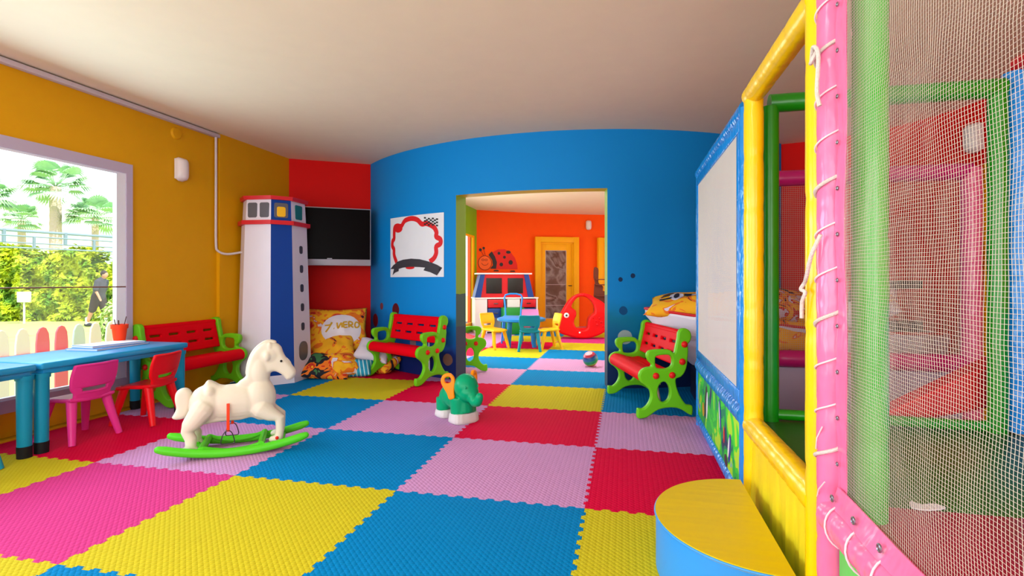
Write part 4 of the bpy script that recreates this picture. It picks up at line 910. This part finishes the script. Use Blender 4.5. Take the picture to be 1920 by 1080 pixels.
bm = NB(); box(bm, .05, 1.25, .0, .44, 1.26, 1.29, .004); obj('top_board', bm, 'cab_white', t)
for x in (.25, .72): bm = NB(); box(bm, x, x + .34, .045, .062, .85, 1.18, .004); obj('dark_window', bm, 'black_paint', t)
bm = NB(); box(bm, 0, .45, 0, .30, 0, .56, .02); o = setp(obj('storage_box', bm, 'cab_green', None, loc=(-2.45, 10.40, 0), rot=(0, 0, R(25))), 'green box standing in front of the toy cabinet', 'box')
# ladybug mural
p0 = Vector((-3.42, 11.23)); dw = Vector((1.28, .96)).normalized(); nw = Vector((dw.y, -dw.x))
LM = Matrix.Translation((p0.x + nw.x * .006, p0.y + nw.y * .006, 0)) @ Matrix.Rotation(math.atan2(dw.y, dw.x), 4, 'Z') @ XZ
t = thing('wall_decal', 'red ladybug painted on the orange wall above the toy cabinet', 'wall decoration')
def decal(name, polys, off, mk):
    bm = NB()
    for p in polys:
        if len(p) < 3: continue
        vs = [bm.verts.new((x, y, off)) for x, y in p]; bm.faces.new(vs)
    r = bmesh.ops.extrude_face_region(bm, geom=bm.faces[:]); bmesh.ops.translate(bm, verts=[q for q in r['geom'] if isinstance(q, bmesh.types.BMVert)], vec=(0, 0, .003))
    bmesh.ops.transform(bm, matrix=LM, verts=bm.verts); return obj(name, bm, mk, t)
def disc(x, y, a, b=None): b = b or a; return [(x + a * cos(k * pi / 10), y + b * sin(k * pi / 10)) for k in range(20)]
bx = .56
body = [(bx + .0, 1.39), (bx + .62, 1.39), (bx + .61, 1.50), (bx + .55, 1.66), (bx + .44, 1.79), (bx + .28, 1.86), (bx + .12, 1.85), (bx - .02, 1.78), (bx + .03, 1.68), (bx + .07, 1.56), (bx + .05, 1.45)]
decal('shell', [body], 0, 'ladybug_red')
decal('dark_neck', [[(bx - .08, 1.40), (bx + .07, 1.40), (bx + .09, 1.55), (bx + .04, 1.68), (bx - .04, 1.80), (bx - .12, 1.72), (bx - .03, 1.60), (bx - .01, 1.48)]], .004, 'ink_black')
for d_ in (disc(bx + .14, 1.76, .035), disc(bx + .28, 1.67, .035), disc(bx + .20, 1.50, .045), disc(bx + .44, 1.55, .055), disc(bx + .38, 1.79, .06, .035)): decal('spot', [d_], .004, 'ink_black')
for d_ in (disc(bx - .32, 1.83, .035), disc(bx - .24, 1.87, .03)): decal('antenna_tip', [d_], .004, 'ink_black')
for d_ in ([(bx + .0, 1.34), (bx + .14, 1.34), (bx + .12, 1.37), (bx + .02, 1.37)], [(bx + .42, 1.33), (bx + .56, 1.33), (bx + .54, 1.36), (bx + .44, 1.36)]): decal('foot', [d_], .004, 'ink_black')
decal('face', [disc(bx - .21, 1.53, .165)], 0, 'skin_orange')
def ring(x, y, a, b, w_, k0=0, k1=24): 
    return [[(x + a * cos(k * pi / 12), y + b * sin(k * pi / 12)), (x + a * cos((k + 1) * pi / 12), y + b * sin((k + 1) * pi / 12)), (x + (a - w_) * cos((k + 1) * pi / 12), y + (b - w_) * sin((k + 1) * pi / 12)), (x + (a - w_) * cos(k * pi / 12), y + (b - w_) * sin(k * pi / 12))] for k in range(k0, k1)]
decal('face_lines', ring(bx - .21, 1.53, .17, .17, .012) + ring(bx - .21, 1.55, .09, .08, .010, 13, 23) + ring(bx - .26, 1.60, .035, .025, .010) + ring(bx - .18, 1.60, .035, .025, .010) + [[(bx - .24, 1.69), (bx - .23, 1.69), (bx - .31, 1.82), (bx - .32, 1.82)], [(bx - .2, 1.69), (bx - .19, 1.69), (bx - .235, 1.85), (bx - .245, 1.85)]], .004, 'line_brown')
# doors of the far room
def far_door(n, P, ang, w_, label_glass=True):
    base = Matrix.Translation((P[0], P[1], 0)) @ Matrix.Rotation(R(ang), 4, 'Z')
    bm = NB(); f = .13
    for b in ((0, f, 0, 2.17), (w_ - f, w_, 0, 2.17), (f, w_ - f, 2.17 - f, 2.17)): box(bm, b[0], b[1], -.12, .0, b[2], b[3], .006)
    for b in ((f, f + .04, 0, 2.04), (w_ - f - .04, w_ - f, 0, 2.04), (f + .04, w_ - f - .04, 2.0, 2.04)): box(bm, b[0], b[1], -.06, .0, b[2], b[3])
    bmesh.ops.transform(bm, matrix=base, verts=bm.verts); d = struct('door_%d' % n, bm, 'yellow_wood')
    bm = NB(); a0_, a1_ = f + .04, w_ - f - .04
    for b in ((a0_, a0_ + .10, 0, 2.0), (a1_ - .14, a1_, 0, 2.0), (a0_ + .1, a1_ - .14, 1.84, 2.0), (a0_ + .1, a1_ - .14, 0, .22)): box(bm, b[0], b[1], -.04, -.005, b[2], b[3], .003)
    bmesh.ops.transform(bm, matrix=base, verts=bm.verts); obj('leaf', bm, 'yellow_wood', d)
    bm = NB(); box(bm, a0_ + .1, a1_ - .14, -.025, -.015, .22, 1.84); bmesh.ops.transform(bm, matrix=base, verts=bm.verts); obj('glass_panel', bm, 'door_glass', d)
    bm = NB()
    for b in ((a0_ + .09, a0_ + .1, .21, 1.85), (a1_ - .14, a1_ - .13, .21, 1.85), (a0_ + .1, a1_ - .14, 1.84, 1.85), (a0_ + .1, a1_ - .14, .21, .22)): box(bm, b[0], b[1], -.045, -.04, b[2], b[3])
    for z in (1.02, .52): box(bm, a0_ + .1, a1_ - .14, -.03, -.026, z, z + .012)
    bmesh.ops.transform(bm, matrix=base, verts=bm.verts); obj('glazing_bead', bm, 'tv_silver', d)
    bm = NB(); tube(bm, [(a1_ - .07, -.04, 1.0), (a1_ - .07, -.08, 1.0), (a1_ - .0, -.08, 1.0)], .011, 8); bmesh.ops.transform(bm, matrix=base, verts=bm.verts); obj('door_handle', bm, 'steel', d)
m = mat('door_glass', rgb(120, 96, 84), .12); g = G(m); f = g.noise(g.tc(), 2.3, 3, .8); g.base(g.ramp(f, [(.0, rgb(60, 52, 46)), (.42, rgb(96, 88, 84)), (.5, rgb(136, 134, 136)), (.58, rgb(80, 66, 58)), (.7, rgb(160, 156, 156))], False)); M['door_glass'] = m
far_door(1, (-2.11, 12.19), 22.4, 1.08); far_door(2, (-.66, 12.785), 22.4, 1.0)
bm = NB(); box(bm, -.045, .045, -.10, 0, -.14, .14, .03, seg=3)
wl_me = None
def wall_lamp(x, y, z, a, label, s=1.0):
    t = thing('wall_lamp', label, 'wall lamp', (x, y, z), R(a), 'oval white wall lamps')
    bm = NB(); box(bm, -.06, .06, -.012, .0, -.10, .10, .004); obj('backplate', bm, 'frame_white', t)
    bm = NB(); n = 14; R2 = []
    for j in range(n + 1):
        v_ = -1 + 2 * j / n; h = max(0, 1 - abs(v_) ** 5) ** .5; ring = []
        for i in range(13):
            aa = pi * i / 12; ring.append(bm.verts.new((-.068 * cos(aa) * (.35 + .65 * h), -.012 - .075 * sin(aa) ** .8 * max(h, .02), v_ * .118)))
        R2.append(ring)
    for a_, b_ in zip(R2, R2[1:]):
        for i in range(12): bm.faces.new((a_[i], a_[i + 1], b_[i + 1], b_[i]))
    bm.faces.new(R2[0]); bm.faces.new(R2[-1][::-1]); obj('lamp_shade', bm, 'lamp_glass', t, 60); t.scale = (s,) * 3
bm.free()
wall_lamp(-4.35, 4.32, 2.25, 90, 'white oval lamp on the yellow wall right of the window')
wall_lamp(-.86, 12.715, 2.48, 22.4, 'white oval lamp on the orange wall between the two yellow doors')
wall_lamp(3.085, 5.40, 2.42, -72, 'white oval lamp on the red wall behind the play frame net', 1.15)
bm = NB(); lathe(bm, [(0, .02), (.05, .018), (.062, 0)], 24); bmesh.ops.transform(bm, matrix=T(-4.35, 4.28, 2.60) @ Matrix.Rotation(R(90), 4, 'Y'), verts=bm.verts)
setp(obj('junction_box_cover', bm, 'wall_yellow'), 'small round yellow-painted cover high on the yellow wall above the lamp', 'cover')
# dark shelf beside the second door
t = thing('wooden_shelf', 'dark reddish wooden shelf stand at the right edge of the doorway view', 'shelf', (-.66, 11.55, 0), R(14))
b = me2bm(plate([[(0, 0), (.26, 0), (.26, .8), (.2, .9), (.2, 1.0), (.1, 1.08), (.1, 1.36), (.05, 1.42), (0, 1.40), (-.01, 1.2), (.02, 1.08), (0, .9)]], .03, .006), Matrix.Rotation(R(0), 4, 'Z') @ XZ); obj('side_panel', b, 'wood_dark', t)
for z in (.12, .34, .56, .78, 1.02, 1.14): bm = NB(); box(bm, .03, .7, -.15, .15, z, z + .022, .003); obj('shelf_board', bm, 'wood_dark', t)
bm = NB(); box(bm, .68, .71, -.15, .15, 0, 1.3, .003); obj('side_panel', bm, 'wood_dark', t)

# red rocker in the far room
t = thing('animal_rocker', 'large red plastic rocking toy shaped like an animal with a round eye', 'rocking toy', (-.80, 10.10, .445), R(12))
K = 95.5 * 5.142
def C8(X, Y): return ((X - 1095) / K, (835 - Y) / K)
out = [(862, 985), (862, 900), (880, 830), (910, 770), (960, 690), (1020, 640), (1090, 620), (1160, 632), (1215, 665), (1280, 700), (1330, 760), (1345, 830), (1335, 930), (1290, 990), (1220, 1025), (1140, 1045), (1040, 1045), (940, 1020)]
hol = [(985, 745), (1005, 705), (1040, 665), (1090, 650), (1140, 665), (1180, 700), (1205, 750), (1205, 805), (1170, 830), (1145, 870), (1140, 930), (1120, 960), (1070, 965), (1030, 945), (1008, 900), (1015, 860), (1030, 830), (1025, 785), (1000, 765)]
b = me2bm(plate([[C8(*p) for p in out], [C8(*p) for p in hol]], .30, .035), XZ)
for v in b.verts:
    x, z = v.co.x, v.co.z
    if z > .05: v.co.y *= 1 - min(.5, (z - .05) * 1.6)
obj('body', b, 'rocker_red', t, 50)
bm = NB(); ex_, ez_ = C8(935, 827); lathe(bm, [(0, .012), (.035, .010), (.05, 0)], 20); bmesh.ops.transform(bm, matrix=T(ex_, -.152, ez_) @ Matrix.Rotation(R(90), 4, 'X'), verts=bm.verts); e_ = obj('eye', bm, 'frame_white', t)
bm = NB(); lathe(bm, [(0, .018), (.016, .016), (.02, .01)], 16); bmesh.ops.transform(bm, matrix=T(ex_, -.156, ez_) @ Matrix.Rotation(R(90), 4, 'X'), verts=bm.verts); obj('pupil', bm, 'ink_black', e_)
for X, Y in ((1190, 850), (1215, 880), (1245, 855), (1225, 915), (1265, 890), (1280, 930), (1060, 990)):
    x, z = C8(X, Y); bm = NB(); ball(bm, (x, -.152, z), .018, .010, .018, 12, 8); obj('knob', bm, 'rocker_red' if X != 1060 else 'frame_white', t)
bm = NB(); box(bm, -.12, .12, -.12, .12, -.27, -.24, .01); obj('seat', bm, 'rocker_red', t)
# wooden hammer-like stick seen through the oval of the right bench
bm = NB(); tube(bm, [(.31, 4.72, .05), (.27, 4.60, .25)], .012, 10); tube(bm, [(.23, 4.58, .25), (.30, 4.61, .255)], .014, 10); setp(obj('wooden_stick', bm, 'wood_light'), 'light wooden stick leaning behind the right-hand bench', 'stick')
bm = NB(); tube(bm, [(-2.245, 5.72, .0), (-2.245, 5.70, .46)], .008, 8); setp(obj('white_rod', bm, 'frame_white'), 'thin white upright rod behind the left doorway bench', 'rod')

# ------------------------------------------------------------------ outside the window
bm = NB(); box(bm, -60, -4.6, -30, 45, -.55, -.35); struct('ground', bm, 'lawn')
random.seed(5)
fcol = ['fence_white', 'fence_white', 'fence_white', 'fence_pink', 'fence_pink', 'fence_cyan', 'fence_white', 'fence_white', 'fence_cyan', 'fence_white', 'fence_pink', 'fence_white']
pk = {}
nm = {'fence_white': 'white', 'fence_pink': 'pink', 'fence_cyan': 'pale turquoise'}
posn = ['first from the left end', 'second from the left end', 'third from the left end', 'fourth from the left end', 'fifth from the left end', 'sixth from the left end', 'seventh from the left end', 'eighth from the left end', 'ninth from the left end', 'tenth from the left end', 'eleventh from the left end', 'twelfth from the left end', 'thirteenth from the left end', 'fourteenth from the left end']
fseq = ['fence_pink', 'fence_white', 'fence_cyan', 'fence_white', 'fence_white', 'fence_white', 'fence_pink', 'fence_pink', 'fence_cyan', 'fence_white', 'fence_white', 'fence_cyan', 'fence_white', 'fence_white']
t = thing('picket_fence', 'low fence of round-topped white, pink and turquoise pickets outside the window', 'fence', (-6.0, 4.3, -.35))
for k, fc in enumerate(fseq):
    y = -1.16 + k * .185
    b = me2bm(plate([[(-.065, 0), (.065, 0), (.065, .82), (.055, .93), (.03, .985), (0, 1.0), (-.03, .985), (-.055, .93), (-.065, .82)]], .025, .005, smooth=1), T(0, y, 0) @ Matrix.Rotation(R(90), 4, 'Z') @ XZ)
    obj('picket', b, fc, t)
bm = NB(); box(bm, .015, .045, -1.3, 1.4, .66, .74); obj('cross_rail', bm, 'fence_pink', t); bm = NB(); box(bm, .015, .045, -1.3, 1.4, .22, .30); obj('cross_rail', bm, 'fence_pink', t)

def foliage(name, n, fn, size, mk, parent=None, seed=1):
    rn = random.Random(seed); bm = NB()
    for _ in range(n):
        p, nr = fn(rn); p = Vector(p); nr = (Vector(nr) + Vector((rn.gauss(0, .5), rn.gauss(0, .5), rn.gauss(.3, .5)))).normalized()
        a = nr.orthogonal().normalized(); a.rotate(Matrix.Rotation(rn.random() * 6.28, 3, nr)); b = nr.cross(a); s = size * rn.uniform(.6, 1.4)
        v = [bm.verts.new(p + a * s * q + b * s * r_ * .55 + nr * s * h) for q, r_, h in ((-1, 0, 0), (0, -.8, .15), (1, 0, -.1), (0, .8, .15))]
        bm.faces.new(v)
    return obj(name, bm, mk, parent, 180)
# hedge from (-26,13) to (-15,16)
hA = Vector((-27.5, 12.6)); hB = Vector((-16.2, 15.8)); hd = (hB - hA); hn = Vector((hd.y, -hd.x)).normalized()
def htop(s): return 1.75 + .55 * noise.noise(Vector((s * 9, 1.5, 0))) + (.5 if .40 < s < .75 else 0) + .35 * noise.noise(Vector((s * 22, 4, 0))) - (.9 * max(0, s - .86) / .14)
def hfn(rn):
    s = rn.random(); t_ = rn.random(); h = htop(s)
    if rn.random() < .2: p = hA + hd * s - hn * rn.random() * 1.2; return (p.x, p.y, h + rn.uniform(-.15, .2)), (0, 0, 1)
    z = -.35 + (h + .35) * t_; off = .35 * noise.noise(Vector((s * 24, z * 1.6, 3))) + rn.uniform(-.1, .1); p = hA + hd * s + hn * off
    return (p.x, p.y, z), (hn.x, hn.y, .4)
t = thing('hedge', 'tall bright yellow-green hedge across the lawn outside the window', 'hedge', (0, 0, 0))
foliage('foliage', 26000, hfn, .105, 'hedge_leaf', t, 3)
bm = NB(); pr_ = []
for k in range(41):
    s = k / 40; p = hA + hd * s; h = htop(s) - .1; pr_.append([bm.verts.new((*(p - hn * .3), -.35)), bm.verts.new((*(p - hn * .3), h)), bm.verts.new((*(p - hn * 1.1), h)), bm.verts.new((*(p - hn * 1.1), -.35))])
for a, b in zip(pr_, pr_[1:]):
    for k in range(4): bm.faces.new((a[k], a[(k + 1) % 4], b[(k + 1) % 4], b[k]))
obj('hedge_core', bm, 'hedge_core_m', t) if 'hedge_core_m' in M else None
def palm(x, y, h, cr, r, label, seed):
    rn = random.Random(seed); t = thing('palm_tree', label, 'palm tree', (x, y, -.35), 0)
    bm = NB(); P = [(0, 0, z) for z in [h * k / 30 for k in range(31)]]; tube(bm, P, [r * (1.25 - .3 * k / 30) * (1 + .06 * (k % 2)) for k in range(31)], 12); obj('trunk', bm, 'bark', t)
    bm = NB()
    for k in range(46):
        az = rn.random() * 6.28; el_ = rn.uniform(-.5, 1.3); L = cr * rn.uniform(.75, 1.05); d = Vector((cos(az) * cos(el_), sin(az) * cos(el_), sin(el_))); base = Vector((0, 0, h)) 
        tip = base + d * L * .5 + Vector((0, 0, 0)); sd = d.cross(Vector((0, 0, 1))).normalized(); up = sd.cross(d)
        tube(bm, [base, tip], cr * .008, 4)
        for i in range(-6, 7):
            a = i * .2; dd = (d * cos(a) + sd * sin(a)).normalized(); e1 = tip + dd * L * .5 * (1 - .03 * abs(i)) + Vector((0, 0, -.14 * L)); wv = up.cross(dd).normalized() * cr * .028; mid = tip + dd * L * .28
            bm.faces.new([bm.verts.new(q) for q in (tip, mid + wv, e1, mid - wv)])
    obj('crown', bm, 'palm_leaf', t, 180)
palm(-27.0, 19.7, 6.0, 1.7, .22, 'tallest palm tree behind the hedge, its crown in the window centre', 1)
palm(-30.9, 20.9, 4.6, 1.2, .16, 'small palm tree left of the tallest palm behind the hedge', 2)
palm(-26.1, 20.9, 4.6, 1.5, .14, 'slim palm tree behind the hedge by the right window edge', 3)
palm(-29.6, 18.4, 5.4, 1.6, .16, 'palm tree cut off by the left picture edge behind the hedge', 4)
for (x, y, w_, h, la) in ((-40, 34, 16, 7.5, 'pale white hotel building with windows behind the palms, right one'), (-66, 36, 16, 8.0, 'pale white building behind the palms, left one')):
    t = thing('hotel_building', la, 'building', (x, y, -.35), R(35))
    bm = NB(); box(bm, -w_ / 2, w_ / 2, 0, 5, 0, h); obj('wall', bm, 'render_white', t)
    for i in range(5):
        for j in range(2): bm = NB(); xx = -w_ / 2 + 1 + i * (w_ - 1.5) / 5; box(bm, xx, xx + w_ * .09, -.06, .02, 2.6 + j * 2.1, 3.9 + j * 2.1); obj('window', bm, 'win_grey', t)
t = thing('metal_railing', 'blue-grey metal railing frame high above the hedge', 'railing', (0, 0, 0))
rA = Vector((-14.2, 8.2, 0)); rB = Vector((-13.4, 12.4, 0)); rd = rB - rA
for dz, dx in ((2.32, 0), (2.02, 0), (2.12, .9), (1.86, .9)):
    bm = NB(); tube(bm, [rA + Vector((dx, 0, dz)), rB + Vector((dx, 0, dz))], .016, 8); obj('rail', bm, 'rail_grey', t)
for s in (.02, .22, .5, .78, .98):
    bm = NB(); p = rA + rd * s; tube(bm, [p + Vector((0, 0, 2.02)), p + Vector((0, 0, 2.32))], .04, 8); tube(bm, [p + Vector((.9, 0, 1.86)), p + Vector((.9, 0, 2.12))], .03, 8); obj('strut', bm, 'rail_grey', t)
for s in (-.6, 1.5):
    bm = NB(); p = rA + rd * s; tube(bm, [p + Vector((0, 0, -.35)), p + Vector((0, 0, 2.32))], .05, 8); obj('post', bm, 'rail_grey', t)
bm = NB(); tube(bm, [rA + rd * -.6 + Vector((0, 0, 2.3)), rB + rd * .5 + Vector((0, 0, 2.3))], .03, 8); obj('rail', bm, 'rail_grey', t)
bm = NB(); box(bm, -.17, .17, -.08, .08, -.18, .18, .02); tube(bm, [(0, 0, -.15), (0, 0, -.95)], .03, 8); setp(obj('meter_box', bm, 'box_grey', None, loc=(-20.0, 13.6, .55), rot=(0, 0, R(35))), 'pale grey box on a post before the hedge', 'box')
def bfn(rn):
    while 1:
        p = Vector((rn.uniform(-1, 1), rn.uniform(-1, 1), rn.uniform(-1, 1)))
        if .3 < p.length < 1: return (p.x * .33, p.y * .33, .65 + p.z * .55), p
t = thing('garden_bush', 'pale green leafy bush beside the walking person', 'bush', (-9.2, 7.85, -.35)); foliage('foliage', 900, bfn, .06, 'bush_leaf', t, 8)
bm = NB(); tube(bm, [(0, 0, 0), (0, 0, .6)], .02, 8); obj('stem', bm, 'bark', t)
# walking person, facing right (towards +x,+y side)
t = thing('person', 'person in dark shirt and shorts walking to the right outside the window', 'person', (-16.37, 13.21, -.33), R(12))
bm = NB(); C_ = lambda pts, r, **k: tube(bm, pts, r, 14, dome=True, **k)
C_([(0, 0, .90), (.03, 0, 1.08), (.07, 0, 1.28), (.10, 0, 1.42)], [.13, .125, .15, .12], sx=1.15); C_([(.10, 0, 1.42), (.16, 0, 1.54)], [.06, .055])
ball(bm, (.20, 0, 1.63), .095, .08, .115); ball(bm, (.29, 0, 1.61), .018, .014, .02); ball(bm, (.20, .08, 1.62), .018, .012, .03); ball(bm, (.20, -.08, 1.62), .018, .012, .03)
for s in (-1, 1):
    f = s * .22
    C_([(0, s * .09, .90), (f * .6, s * .1, .50), (f - .06, s * .1, .10), (f - .05, s * .1, .07)], [.10, .065, .042, .045]); C_([(f - .06, s * .1, .05), (f + .12, s * .1, .04)], [.045, .035])
    g_ = -s * .16
    C_([(.09, s * .19, 1.38), (.04 + g_ * .4, s * .23, 1.12), (.05 + g_, s * .22, .90)], [.055, .042, .032])
    for q in range(5):
        tube(bm, [(.05 + g_, s * .22 + (q - 2) * .016, .90), (.06 + g_ * 1.1, s * .22 + (q - 2) * .018, .83 - (.0 if q in (1, 2, 3) else -.02)), (.075 + g_ * 1.1, s * .21 + (q - 2) * .016, .80 + (.03 if q == 4 else 0))], [.012, .010, .008], 8, dome=True)
fin('body', sculpt(bm, .010, 3, .4), 'skin', t, 180)
bm = NB(); tube(bm, [(0, 0, .88), (.03, 0, 1.08), (.07, 0, 1.28), (.10, 0, 1.44)], [.155, .15, .175, .12], 20, sx=1.2, dome=True)
for s in (-1, 1): tube(bm, [(.10, s * .15, 1.40), (.05 - s * .05, s * .23, 1.16)], [.095, .08], 14, dome=True)
fin('shirt', sculpt(bm, .012, 3, .4), 'cloth_dark', t, 180)
bm = NB()
for s in (-1, 1): tube(bm, [(0, s * .08, .95), (s * .11, s * .1, .52)], [.135, .105], 18, dome=True)
fin('shorts', sculpt(bm, .012, 3, .4), 'hair', t, 180)
bm = NB(); ball(bm, (.175, 0, 1.665), .105, .092, .105); fin('hair', sculpt(bm, .01, 2, .4), 'hair', t, 180)
for s in (-1, 1):
    f = s * .22; bm = NB(); tube(bm, [(f - .06, s * .1, .24), (f - .06, s * .1, .08)], [.052, .054], 12, dome=True); obj('sock', bm, 'sock', t)
    bm = NB(); tube(bm, [(f - .10, s * .1, .045), (f + .02, s * .1, .05), (f + .15, s * .1, .035)], [.05, .055, .038], 12, dome=True); obj('shoe', bm, 'cloth_dark', t)
